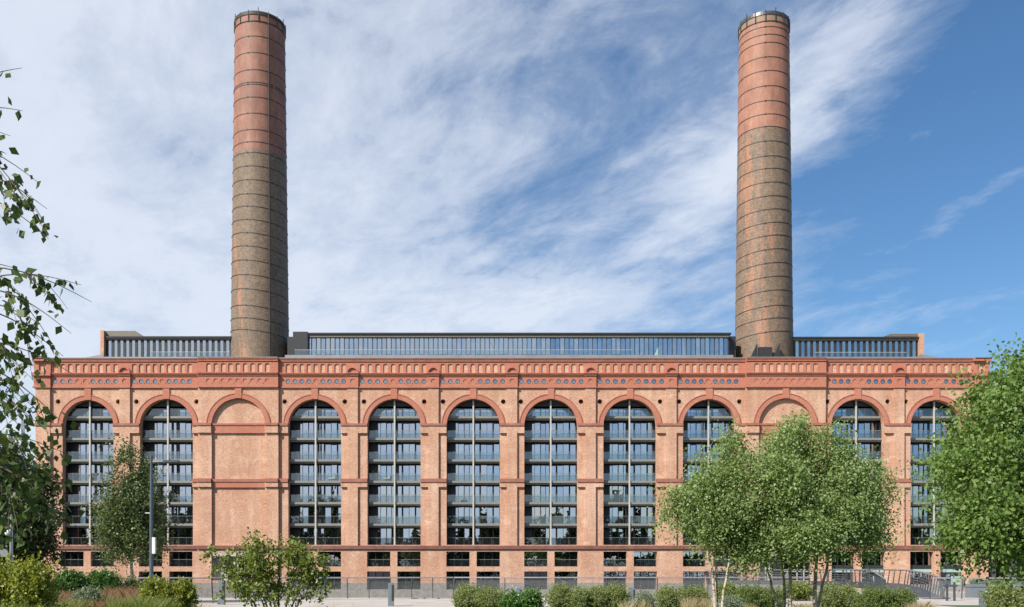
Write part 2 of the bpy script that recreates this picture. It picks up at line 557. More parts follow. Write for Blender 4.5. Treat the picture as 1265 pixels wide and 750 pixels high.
def kids(o):
    return [c for c in bpy.data.objects if c.parent == o]


def copy_tree(o, parent=None, loc=None):
    c = o.copy()
    COL.objects.link(c)
    c.parent = parent
    if loc is not None:
        c.location = loc
    for k in kids(o):
        copy_tree(k, c)
    return c


def at(px, py, Y):
    return Vector(((px - 632.5) / F * Y, Y, EYE + (HOR - py) / F * Y))


# ---------------------------------------------------------------- ground, creek, quays
def sheet(name, x0, x1, y0, y1, z, mat, kind='structure'):
    b = MB(); b.face([(x0, y0, z), (x1, y0, z), (x1, y1, z), (x0, y1, z)])
    return tag(b.build(name, mat), kind=kind)


sheet('ground', -2500, 2500, -2500, 4000, -5.0, M['earth'])
wm, n = new_mat('creek_water')
tcw = n.n('ShaderNodeTexCoord')
bw = n.n('ShaderNodeBsdfPrincipled'); bw.inputs['Base Color'].default_value = (0.05, 0.055, 0.04, 1); bw.inputs['Roughness'].default_value = 0.08
bmp = n.n('ShaderNodeBump'); bmp.inputs['Strength'].default_value = 0.3
n.l(n.noise(tcw.outputs['Object'], 1.5, 4), bmp.inputs['Height']); n.l(bmp.outputs[0], bw.inputs['Normal'])
out(n, bw.outputs[0])
sheet('water', -300, 300, 56.6, 131.6, -3.6, wm)
b = MB(); b.box(-300, 300, -160, 56.5, -4.99, 0)
tag(b.build('promenade', M['paving']), kind='structure')
b = MB(); b.box(-300, 300, 56.1, 56.5, 0.0, 0.06)
tag(b.build('kerb', M['concrete']), kind='structure')
b = MB(); b.box(40, 300, 112, 132.2, -4.98, -0.9)
tag(b.build('quay', M['quay']), kind='structure')
b = MB(); b.box(-300, -67.6, 100, 190, -4.98, -0.5); 
tag(b.build('bank', M['lawn']), kind='structure')
b = MB(); b.box(69, 300, 132.3, 190, -4.98, -0.9)
tag(b.build('yard', M['quay']), kind='structure')
sheet('lawn', -60, 60, 2, 40.5, 0.004, M['lawn'])
sheet('lawn', 20.5, 26, 40.7, 45.2, 0.008, M['lawn'])

# ---------------------------------------------------------------- power station
FY = 132.0
PS = 8.712
fx = lambda px: (px - 632.4) / PS
fz = lambda py: EYE + (HOR - py) / PS
station = empty('power_station', (0, FY, -3.6), 'long orange brick power station with twelve tall arched bays and red frieze', 'building')
# bays: centre offset (px), half opening (px)
BAYS = []
for s in (-1, 1):
    for off, half in ((48, 32.8), (145.7, 32.8), (243.7, 32.6), (336.9, 33.0), (426.9, 32.7), (523.7, 31.5)):
        BAYS.append((s * off / PS, half / PS, off == 336.9))
BAYS.sort()
edges_px = [0, 96.9, 196.4, 287.7, 386.4, 477.4, 569.4]
E = sorted(set([e / PS for e in edges_px] + [-e / PS for e in edges_px]))   # 13 edges, 12 bays
HALF = 586.9 / PS
ZB = -3.55
z_base, z_s0, z_s0b = fz(676.5), fz(674.5), fz(678.5)
z_imp, z_s1, z_s1b = fz(526), fz(591.8), fz(595.8)
z_top = fz(479.5)
PJ = -0.42          # how far the chimney bays stand forward
wall, trim, dkred, plinth, plinth_end = MB(), MB(), MB(), MB(), MB()
oculi = []
circ = lambda cx, cz, r, n=16: [(cx + r * math.cos(2 * math.pi * i / n), cz + r * math.sin(2 * math.pi * i / n)) for i in range(n)]
rect = lambda x0, x1, z0, z1: [(x0, z0), (x1, z0), (x1, z1), (x0, z1)]


def arch(cx, h, z0, zs, n=32):
    return [(cx - h, z0), (cx + h, z0)] + [(cx + h * math.cos(math.pi * i / n), zs + h * math.sin(math.pi * i / n)) for i in range(n + 1)]


win_x = ((-3.78, -0.5), (0.5, 3.78))
W1, W2 = (fz(700), fz(681.5)), (fz(728.5), fz(706))
SPECIAL_DOOR = (10, 11)
for i, (cx, h, chim) in enumerate(BAYS):
    xl, xr = E[i], E[i + 1]
    dy = PJ if chim else 0.0
    y0 = FY + dy
    z_open = fz(673.2)
    depth = 1.0
    if chim:
        wall.plate(rect(xl, xr, z_base, z_top), [arch(cx, h, fz(674), z_imp)], y0, 0.38)
        wall.box(cx - h - .05, cx + h + .05, y0 + 0.38, y0 + 0.6, z_base, z_imp + h + .3)
        # terracotta lintel bands and strings that cross the blind panel
        for za, zb_, zc in ((526, 523.2, 535.5), (595.8, 591.8, 602.5)):
            trim.box(cx - h, cx + h - 0.01, y0 + 0.12, y0 + 0.38, fz(zc), fz(za))
            dkred.box(cx - h, cx + h, y0 + 0.02, y0 + 0.38, fz(za), fz(zb_ + .4))
        # side returns of the projecting bay
        for xx in (xl, xr):
            wall.box(xx - .002 if xx == xr else xx, xx if xx == xr else xx + .002, y0, FY + 0.2, ZB, z_top)
    else:
        occ = [circ(cx + s * 37.2 / PS, fz(496.2), 0.33) for s in (-1, 1)]
        wall.plate(rect(xl, xr, z_base, z_top), [arch(cx, h, z_open, z_imp)] + occ, y0, depth)
    for s in (-1, 1):
        xo = cx + s * 37.2 / PS
        if not chim:
            oculi.append((xo, fz(496.2)))
            wall.arc_block(xo, fz(496.2), 0.34, 0.45, 0, 2 * math.pi, y0 - 0.02, y0 + .02, 18, 0)
    # archivolt, hood and keystone
    trim.arc_block(cx, z_imp, h, 38.2 / PS * (h * PS / 32.8), 0, math.pi, y0 - 0.10, y0 + 0.02, 36)
    dkred.arc_block(cx, z_imp, 38.2 / PS * (h * PS / 32.8) + .002, 39.3 / PS * (h * PS / 32.8), 0, math.pi, y0 - 0.15, y0 + 0.02, 36)
    trim.box(cx - 0.47, cx + 0.47, y0 - 0.17, y0 - 0.0, z_imp + h + .03, z_top)
    # base wall with two tiers of windows
    yb = y0 - 0.30
    holes = []
    if chim:
        holes = [rect(cx - 3.72, cx + 3.72, fz(717), fz(683))]
    elif i in SPECIAL_DOOR:
        holes = [rect(cx + a, cx + c, fz(729.5), W1[1]) for a, c in win_x]
    else:
        holes = [rect(cx + a, cx + c, *w) for a, c in win_x for w in (W1, W2)]
    wall.plate(rect(xl, xr, ZB, z_base), holes, yb, 1.1)
    zpl = fz(720)
    if chim:
        plinth.box(xl, xr, yb - .06, yb, ZB, zpl if i < 6 else fz(718))
    elif i in SPECIAL_DOOR:
        pass
    else:
        for a, c in ((xl, cx - 3.78), (cx - .5, cx + .5), (cx + 3.78, xr)):
            plinth.box(a, c, yb - .06, yb, W2[0], zpl)
        plinth.box(xl, xr, yb - .06, yb, ZB, W2[0] - .02)
    # impost and mid strings over the flanks of each pier
    for a, c in ((xl, cx - h), (cx + h, xr)):
        pil = 0.73
        yp = y0 - 0.30
        fa, fc = (a + pil, c) if a == xl else (a, c - pil)       # flank strip
        pa, pc = (xl, xl + pil) if a == xl else (xr - pil, xr)    # half pilaster
        if chim:
            fa, fc = (a, c); pa = None
        ed = abs(xl if a == xl else xr)
        if min(abs(ed - 287.7 / PS), abs(ed - 386.4 / PS)) < .05:
            fa, fc, pa = a, c, None
        if xl == E[0] and a == xl or xr == E[-1] and c == xr:
            fa, fc = a, c
            pa = None
        for zt, zb_, zc in ((fz(523.4), fz(526.4), fz(535.4)), (fz(591.6), fz(596), fz(602))):
            dkred.box(a, c, y0 - 0.42, y0 + .3, zb_, zb_ + .13)
            dkred.box(a, c, y0 - 0.37, y0 + .3, zb_ + .13, zt)
            wall.box(fa, fc, y0 - 0.292, y0 + .01, zc, zb_)
            if not chim:
                dkred.box(fa + .1, fc - .05, y0 - 0.18, y0 + .01, zc - .16, zc)
        if pa is not None:
            wall.box(pa, pc, yp, y0 + .01, z_base, z_top)
        elif chim:
            pass
# extra full-height piers either side of the blind panels: flush with bay face, so only flank recess next to it
for k in (2, 3, 8, 9):
    pass
# corner piers
for s in (-1, 1):
    a, c = sorted((s * E[-1], s * HALF))
    wall.box(a, c, FY - 0.36, FY + 1.0, ZB, z_top)
    for zt, zb_ in ((fz(523.4), fz(526.4)), (fz(591.6), fz(596))):
        dkred.box(a - .1, c + .1, FY - 0.52, FY + .3, zb_, zt)
    (plinth if s < 0 else plinth_end).box(a, c, FY - 0.42, FY - .36, ZB, fz(720))
# bottom string, full length
base_string = MB()
xs = [-HALF] + E + [HALF]
for a, c in zip(xs[:-1], xs[1:]):
    m_ = (a + c) / 2
    ch = any(ch_ and abs(m_ - cx) < 3 for cx, h, ch_ in BAYS)
    o_ = PJ if ch else 0
    base_string.box(a, c, FY + o_ - 0.52, FY + o_ + .6, fz(678.5), fz(675.8))
    base_string.box(a, c, FY + o_ - 0.44, FY + o_ + .6, fz(675.8), fz(674.2))
# side and back walls, parapet back, roof
wall.box(-HALF, -HALF + .4, FY + .9, FY + 50, ZB, fz(447)); wall.box(HALF - .4, HALF, FY + .9, FY + 50, ZB, fz(447))
wall.box(-HALF, HALF, FY + 50, FY + 50.4, ZB, fz(447))
wall.box(-HALF, HALF, FY + .35, FY + .95, z_top, fz(447))
wall.build('brick_wall', [M['buff'], M['pale_stone']], station)
plinth.build('plinth', M['stone'], station)
plinth_end.build('plinth', M['stone'], station)
oc0 = None
for (x, z) in oculi:
    if oc0 is None:
        oc0 = MB().disc(0, 0, .4, 0).build('oculus', M['soot'], station, off=(0, 0, 0)); o = oc0
    else:
        o = oc0.copy(); COL.objects.link(o); o.parent = station
    o.location = (x, .5, z + 3.6)

# entablature: roundel band, cornice, niche frieze, coping
ent, entb, entd = MB(), MB(), MB()
roundels = []
zr0, zr1 = fz(478), fz(465.3)
zf0, zf1 = fz(461.4), fz(447.2)
segs = []
for i, (cx, h, chim) in enumerate(BAYS):
    segs.append((E[i], E[i + 1], PJ - .05 if chim else 0.0, chim, i))
for (a, c, dy, chim, i) in segs:
    y = FY + dy - 0.14
    if chim:
        ia, ic = a + 1.0, c - 1.0
    else:
        ia, ic = a + (0.80 if a > E[0] + .01 else 0.1), c - (0.80 if c < E[-1] - .01 else 0.1)
        if i in (1, 10) or i in (3, 8):
            pass
    cnt = 9
    pitch = (ic - ia) / cnt
    cs = [ia + pitch * (k + .5) for k in range(cnt)]
    zc = (zr0 + zr1) / 2
    holes = [circ(x, zc, 0.335, 18) for x in cs] + [circ(ia + pitch * k, zr0 + .42, 0.07, 6) for k in range(1, cnt)]
    ent.plate(rect(a, c, zr0, zr1), holes, y, 0.30)
    for k, x in enumerate(cs):
        if chim or k == 4 or (i in (0, 9, 10, 11, 5) and k == 3):
            ent.disc(x, zc, .36, y + 0.07)
        else:
            roundels.append((x, y + 0.09, zc))
    entb.box(a, c, y + .14, y + .5, zf0 - .1, zf1)
    entb.box(a, c, y + .27, y + .5, zr0, zf0 - .1)      # backing brick
    # strings and cornices
    entd.box(a, c, y - 0.10, y + .3, fz(479.6), zr0)
    entd.box(a, c, y - 0.12, y + .3, zr1, fz(463.6))
    ent.box(a, c, y - 0.24, y + .3, fz(463.6) + .002, fz(462.4))
    entd.box(a, c, y - 0.32, y + .3, fz(462.4) + .002, zf0)
    # niche frieze
    nh = []
    for x in cs:
        w_ = 0.325
        nh.append([(x - w_, zf0 + .03), (x + w_, zf0 + .03)] + [(x + w_ * math.cos(math.pi * q / 8), fz(451.6) + .62 * w_ * math.sin(math.pi * q / 8)) for q in range(9)])
    ent.plate(rect(a, c, zf0, zf1), nh, y + .0, 0.14)
    entd.box(a, c, y - 0.14, y + .5, zf1, fz(444.8))
    entd.box(a, c, y - 0.24, y + .5, fz(444.8) + .002, fz(443.6))
    if chim:
        for xx in (a, c):
            ent.box(xx - .004, xx + .004, y - .01, FY, zr0, zf1)
# blocks and lunettes over the pilasters
for e in E[1:-1]:
    if abs(abs(e) - 287.7 / PS) < .1 or abs(abs(e) - 386.4 / PS) < .1:
        continue
    y = FY - 0.36
    a, c = e - 0.80, e + 0.80
    ent.plate(rect(a, c, zr0, zr1), [circ(e, (zr0 + zr1) / 2, .34, 18)], y, .4, outer_sides=True)
    ent.disc(e, (zr0 + zr1) / 2, .36, y + .08)
    entd.box(a - .03, c + .03, y - 0.10, y + .3, fz(479.8), zr0)
    entd.box(a - .03, c + .03, y - 0.12, y + .3, zr1, fz(463.6))
    ent.box(a - .1, c + .1, y - 0.24, y + .3, fz(463.6) + .002, fz(462.4))
    entd.box(a - .15, c + .15, y - 0.32, y + .3, fz(462.4) + .002, zf0)
    entd.arc_block(e, zf0, 0.66, 0.86, 0, math.pi, y - .26, y + .5, 16)
    ent.arc_block(e, zf0, 0.0, 0.66, 0, math.pi, y - .02, y + .5, 16)
for s in (-1, 1):
    a, c = sorted((s * (E[-1] - .1), s * (HALF + .25)))
    y = FY - 0.42
    ent.box(a, c, y, y + 1.2, zr0, zr1)
    entd.box(a - .1, c + .1, y - .16, y + 1.2, fz(479.8), zr0)
    entd.box(a - .15, c + .15, y - .3, y + 1.2, zr1, zf0)
    mid = (a + c) / 2
    ent.plate(rect(a, c, zf0, zf1), [rect(mid - .5, mid + .5, zf0 + .3, fz(450))], y + .1, .2, outer_sides=True)
    entb.box(a + .02, c - .02, y + .29, y + 1.2, zf0, zf1)
    entd.box(a - .1, c + .1, y - .25, y + 1.2, zf1, fz(443.6))
ent.build('frieze', M['red'], station)
entb.build('frieze_backing', M['buff'], station)
entd.build('cornice', M['cornice'], station)
trim.build('archivolt', M['red'], station)
dkred.build('string_course', M['oxblood'], station)
base_string.build('base_string_course', M['shade_red'], station)
b = MB(); b.disc(0, 0, .30, -.005, 18, 0)
b.arc_block(0, 0, .265, .36, 0, 2 * math.pi, -.03, 0.0, 18, 1)
r0 = None
for (x, y, z) in roundels[:100]:
    if r0 is None:
        r0 = b.build('round_window', [M['round_glass'], M['dark']], station, off=(0, 0, 0))
        r = r0
    else:
        r = r0.copy(); COL.objects.link(r); r.parent = station
    r.location = (x, y - FY, z + 3.6)

# coping in grey lead, flat roof
roof = MB()
for (a, c, dy, chim, i) in segs:
    roof.box(a, c, FY + dy - 0.44, FY + 1.0, fz(443.6) + .003, fz(442.6))
for s in (-1, 1):
    a, c = sorted((s * E[-1], s * (HALF + .35)))
    roof.box(a, c, FY - .8, FY + 1.0, fz(443.6) + .003, fz(442.6))
roof.box(-HALF + .41, HALF - .41, FY + 1.0, FY + 50, fz(452), fz(450))
yg = FY + 4.0
roof.box(at(352, 0, yg).x, at(906, 0, yg).x, yg, yg + .5, fz(452), at(0, 438.6, yg).z)
roof.box(at(128, 0, yg).x, at(290, 0, yg).x, yg, yg + .5, fz(452), at(0, 440.8, yg).z)
roof.box(at(976, 0, yg).x, at(1138, 0, yg).x, yg, yg + .5, fz(452), at(0, 440.8, yg).z)
for a, c in ((98, 128), (1166, 1138)):           # sloping zinc ends
    A, C = at(a, 443, FY + 6), at(c, 437.5, FY + 6)
    pts = [(A.x, A.y, A.z), (C.x, C.y, A.z), (C.x, C.y, C.z)]
    bk = [(p[0], p[1] + 14, p[2]) for p in pts]
    roof.face(pts); roof.face([pts[0], pts[2], bk[2], bk[0]]); roof.face([pts[1], pts[2], bk[2], bk[1]])
roof.build('roof', M['zinc'], station)

# the tall window screens: one assembly, copied to ten bays
panes = [(-2.6, -2.27), (-2.21, -1.45), (-1.33, -.69), (-.61, -.15), (.18, .8), (1.04, 1.85), (1.91, 2.68), (2.9, 3.66)]
floors_py = [513, 540, 566.6, 593.2, 619.8, 646.4, 673.2]
rng = random.Random(5)


def make_glazing():
    g = MB()
    g.plate(rect(-3.95, 3.95, 0, 2.74), [rect(a, c, .08, 2.42) for a, c in panes], 2.35, .10, 0)
    for a, c in panes:
        g.face([(a, 2.42, .08), (c, 2.42, .08), (c, 2.42, 2.42), (a, 2.42, 2.42)], 1)
    return g


def make_curtain(sel):
    g = MB()
    for k, (open_) in sel:
        a, c = panes[k]
        w = (c - a) * open_
        x0 = a if (k % 2 == 0) else c - w
        nf = max(4, int(w / .07))
        for q in range(nf):
            xa, xb = x0 + w * q / nf, x0 + w * (q + 1) / nf
            ya, yb = (2.56, 2.62) if q % 2 == 0 else (2.62, 2.56)
            g.face([(xa, ya, .05), (xb, yb, .05), (xb, yb, 2.45), (xa, ya, 2.45)])
    return g


glz_me = None
win0 = None
curtain_me = []
for v in range(6):
    sel = [(k, rng.choice((1.0, 1.0, .6, .4))) for k in range(8) if rng.random() < (0.35, .55, .2, .75, .45, .1)[v]]
    if not sel:
        sel = [(1, 1.0)]
    o = make_curtain(sel).build('curtain', M['tealcloth'] if v == 2 else M['curtain'], None, off=(0, 0, 0))
    curtain_me.append(o.data)
    bpy.data.objects.remove(o)
gl = make_glazing().build('glazing', [M['dark'], M['glass']], None, off=(0, 0, 0)); glz_me = gl.data; bpy.data.objects.remove(gl)
bl = MB()
bl.box(-3.9, 3.9, .72, 2.35, -.32, 0); bl.box(-3.9, 3.9, 1.0, 1.2, -.55, -.32); bl.box(-3.9, 3.9, 2.2, 2.46, -.31, 0)
o = bl.build('balcony_slab', M['slab'], None, off=(0, 0, 0)); slab_me = o.data; bpy.data.objects.remove(o)
bb = MB()
for a, c in ((-3.75, -.16), (.16, 3.75)):
    bb.face([(a, .84, .05), (c, .84, .05), (c, .84, 1.04), (a, .84, 1.04)], 0)
    bb.box(a, c, .82, .86, 1.04, 1.08, 1)
    for k in range(4):
        xx = a + (c - a) * k / 3
        bb.box(xx - .02, xx + .02, .85, .88, .0, 1.04, 1)
o = bb.build('glass_balustrade', [M['rail_glass'], M['slab']], None, off=(0, 0, 0)); bal_me = o.data; bpy.data.objects.remove(o)

for i, (cx, h, chim) in enumerate(BAYS):
    if chim:
        continue
    g = MB()     # the screen: vertical mullion, head beam and reveal linings
    g.box(-.105, .105, .52, .74, fz(673.2), z_imp + h - .1, 0)
    g.box(-.09, .09, .74, 2.34, fz(513), z_imp + h - .1, 1)
    g.box(-3.5, 3.5, 1.02, 1.25, fz(500.5), fz(492), 1)
    for s in (-1, 1):
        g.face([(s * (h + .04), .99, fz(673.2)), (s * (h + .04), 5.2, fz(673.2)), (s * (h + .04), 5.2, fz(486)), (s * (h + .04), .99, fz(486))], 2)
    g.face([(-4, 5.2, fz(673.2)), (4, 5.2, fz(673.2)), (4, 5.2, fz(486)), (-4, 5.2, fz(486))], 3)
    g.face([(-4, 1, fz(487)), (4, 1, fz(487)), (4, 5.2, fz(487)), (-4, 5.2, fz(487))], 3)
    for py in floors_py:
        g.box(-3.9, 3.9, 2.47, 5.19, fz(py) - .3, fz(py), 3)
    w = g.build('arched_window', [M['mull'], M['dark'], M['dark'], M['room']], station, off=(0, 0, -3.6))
    w.location = (cx, 0, 0)
    for f, py in enumerate(floors_py):
        zz = fz(py) + 3.6
        for nm, me in (('balcony_slab', slab_me), ('glass_balustrade', bal_me), ('glazing', glz_me), ('curtain', curtain_me[rng.choice((0, 1, 3, 3, 4, 5)) if f < 4 else rng.choice((2, 2, 0, 5, 4))])):
            if nm == 'balcony_slab' and f == 6:
                continue
            q = link(nm, me, w); q.location = (0, 0, zz)

# windows of the base
def base_window(w_, h_, rail):
    g = MB()
    fr = .06
    xs_ = [-w_ / 2, -w_ / 6, w_ / 6, w_ / 2]
    g.plate(rect(-w_ / 2, w_ / 2, 0, h_), [rect(xs_[k] + fr, xs_[k + 1] - fr, fr, h_ - fr) for k in range(3)], 0, .1, 0)
    g.face([(-w_ / 2, .06, 0), (w_ / 2, .06, 0), (w_ / 2, .06, h_), (-w_ / 2, .06, h_)], 1)
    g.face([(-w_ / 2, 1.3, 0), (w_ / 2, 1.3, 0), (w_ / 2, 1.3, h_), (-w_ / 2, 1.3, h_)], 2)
    if rail:
        g.box(-w_ / 2, w_ / 2, -.3, -.26, .98, 1.03, 3)
        g.face([(-w_ / 2, -.28, 0.05), (w_ / 2, -.28, 0.05), (w_ / 2, -.28, .98), (-w_ / 2, -.28, .98)], 4)
    g.box(-w_ / 2 - .0, w_ / 2 + .0, -.62, .0, -.06, 0.02, 3)
    return g


mats_w = [M['dark'], M['glass'], M['black'], M['slab'], M['rail_glass']]
for i, (cx, h, chim) in enumerate(BAYS):
    if chim:
        continue
    for a, c in win_x:
        if i in SPECIAL_DOOR:
            g = base_window(c - a, W1[1] - fz(729.5), False)
            zt = fz(703) - fz(729.5)
            g.box(-(c - a) / 2, (c - a) / 2, -.12, .0, zt, zt + .55, 0)
            g.box(-(c - a) / 2, (c - a) / 2, -.1, .0, zt - .45, zt, 5)
            wn = g.build('shopfront_window', mats_w + [M['teal']], station, off=(0, 0, 0))
            wn.location = (cx + (a + c) / 2, .42, fz(729.5) + 3.6)
            if a > 0:
                d = MB(); d.box(.1, 1.5, -.2, -.14, 0.02, fz(712) - fz(729.5))
                dd = d.build('door', M['teal'], wn, off=(0, 0, 0))
                hd = MB(); hd.box(.2, .24, -.26, -.2, .9, 1.5); hd.build('handle', M['steel'], dd, off=(0, 0, 0))
            continue
        for w_, rail in ((W1, True), (W2, False)):
            wn = base_window(c - a, w_[1] - w_[0], rail).build('window', mats_w, station, off=(0, 0, 0))
            wn.location = (cx + (a + c) / 2, .42, w_[0] + 3.6)
# entrances beneath the chimney bays
for i, (cx, h, chim) in enumerate(BAYS):
    if not chim:
        continue
    y = PJ - .3
    g = MB()
    z0, z1 = fz(717), fz(683)
    g.box(-3.72, 3.72, .02, .5, z1 - .5, z1 - .0, 0)
    g.box(-3.72, -.2, 1.0, 1.1, z0, z1 - .5, 1)
    for k in range(5):
        xx = -.2 + 3.9 * k / 4
        g.box(xx - .06, xx + .06, .7, .85, z0, z1 - .5, 2)
    for zz in (.33, .66):
        g.box(-.2, 3.72, .72, .83, z0 + (z1 - z0) * zz - .05, z0 + (z1 - z0) * zz + .05, 2)
    g.face([(-.2, .8, z0), (3.72, .8, z0), (3.72, .8, z1), (-.2, .8, z1)], 3)
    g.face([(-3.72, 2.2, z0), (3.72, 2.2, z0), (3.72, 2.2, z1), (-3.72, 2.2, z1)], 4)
    e = g.build('entrance', [M['pale_stone'], M['concrete'], M['mull'], M['glass'], M['black']], station, off=(0, 0, -3.6))
    e.location = (cx, y, 0)
    d = MB(); d.box(-1.7, -.35, .9, .99, z0, z0 + 2.3)
    dd = d.build('door', M['dark'], e, off=(0, 0, -3.6))
    hd = MB(); hd.box(-.55, -.5, .82, .9, z0 + .9, z0 + 1.5)
    hd.build('handle', M['steel'], dd, off=(0, 0, -3.6))
# downpipe at the right end
b = MB(); b.tube([(fx(1207), FY - .48, fz(690)), (fx(1207), FY - .48, -1)], .07, 8)
b.build('downpipe', M['dsteel'], station)


# penthouses on the roof
def penthouse(x0, x1, ytop, yglass, ybot, Y, pitch_px, gap, fin_mat, balus, end):
    root = None
    a, c = at(x0, 0, Y).x, at(x1, 0, Y).x
    zt, zg, zb_ = at(0, ytop, Y).z, at(0, yglass, Y).z, at(0, ybot, Y).z - 2.0
    body = MB()
    body.box(a, c, Y + 1.2, Y + 9, zb_, zg, 0)
    body.box(a - .3, c + .3, Y - .5, Y + 9.3, zt - .22, zt, 1)
    body.box(a, c, Y - .3, Y + 9, zg, zt - .22, 2)
    root = body.build('penthouse', [M['room'], M['dark'], M['beige']], station)
    k = int((c - a) / (pitch_px / F * Y))
    g, fn = MB(), MB()
    for q in range(k):
        xa, xb = a + (c - a) * q / k, a + (c - a) * (q + 1) / k
        g.face([(xa + gap * .5, Y + .1, zb_), (xb - gap * .5, Y + .1, zb_), (xb - gap * .5, Y + .1, zg), (xa + gap * .5, Y + .1, zg)])
        fn.box(xa - gap * .5, xa + gap * .5, Y, Y + .2, zb_, zg)
        if q % 3 == 1:
            fn.box(xa, xb, Y + .12, Y + .16, zb_ + 1.0, zb_ + 1.1)
    fn.box(c - .1, c + .1, Y, Y + .2, zb_, zg)
    rr = random.Random(int(x0)); bl_ = MB()
    for q in range(k):
        if rr.random() < (.33 if math.sin(q * .35) > .1 else .08):
            xa, xb = a + (c - a) * q / k, a + (c - a) * (q + 1) / k
            bl_.face([(xa, Y + .5, zb_), (xb, Y + .5, zb_), (xb, Y + .5, zg), (xa, Y + .5, zg)])
    bl_.build('blind', M['curtain'], root)
    g.build('glazing', M['roof_glass'], root)
    fn.build('fins', M['dark'], root)
    if balus:
        bl = MB()
        A, C = at(balus[0], 0, Y - 1.5).x, at(balus[1], 0, Y - 1.5).x
        zz0, zz1 = at(0, ybot + 1, Y - 1.5).z - .8, at(0, balus[2], Y - 1.5).z
        bl.face([(A, Y - 1.5, zz0), (C, Y - 1.5, zz0), (C, Y - 1.5, zz1), (A, Y - 1.5, zz1)], 0)
        bl.box(A, C, Y - 1.53, Y - 1.47, zz1, zz1 + .05, 1)
        bl.build('glass_balustrade', [M['rail_glass'], M['mull']], root)
    return root


pm = penthouse(379, 900, 412.0, 417.2, 438, 139.0, 5.75, .11, 'dark', (364, 781, 432.5), None)
b = MB(); A = at(363, 411, 139); b.box(A.x, at(381, 0, 139).x, 138.4, 147, 30, A.z)
b.build('end_block', M['dark'], pm)
b = MB(); A = at(355, 416, 140); b.box(A.x, at(364, 0, 140).x, 140, 147, 30, A.z)
b.build('end_block', M['dark'], pm)
b = MB(); A = at(898, 415.5, 140); b.box(A.x, at(909, 0, 140).x, 140, 147, 30, A.z)
b.build('end_block', M['dark'], pm)
b = MB()                                  # glass screen fin standing on the terrace
A = at(806, 438.5, 138); Bq = at(813, 429, 138)
b.face([(A.x, 138, A.z - .5), (Bq.x, 138, A.z - .5), (Bq.x, 138, Bq.z)]); b.face([(A.x, 138.03, A.z - .5), (Bq.x, 138.03, A.z - .5), (Bq.x, 138.03, Bq.z)])
b.build('glass_fin', M['teal'], pm)
pl_ = penthouse(132, 292, 416.3, 420.0, 441, 141.0, 7.0, .40, 'dark', (186, 284, 435), None)
pr_ = penthouse(974, 1133, 417.0, 421.0, 442, 141.0, 7.0, .40, 'dark', (1006, 1120, 435.5), None)
for px0, px1, pt, par, x2 in ((124.5, 129, 408.5, pl_, 170), (1141, 1135.5, 412, pr_, 1098)):
    b = MB()
    A, C = sorted((at(px0, 0, 140.5).x, at(px1, 0, 140.5).x))
    b.box(A, C, 140.3, 150, 30, at(0, pt, 140.5).z)
    b.build('brick_gable', M['buff'], par)
    b = MB()
    A, C = at(px1, pt + .2, 141).x, at(x2, pt, 141).x
    zt = at(0, pt + .5, 141).z; zl = at(0, 416.0, 141).z
    sgn = 1 if C > A else -1
    pts = [(A, 140.9, zl), (C + sgn * .8, 140.9, zl), (C - sgn * .3, 140.9, zt), (A, 140.9, zt)]
    bk = [(p[0], p[1] + 8, p[2]) for p in pts]
    b.face(pts)
    for q in range(4):
        b.face([pts[q], pts[(q + 1) % 4], bk[(q + 1) % 4], bk[q]])
    b.build('roof_hood', M['beige'], par)


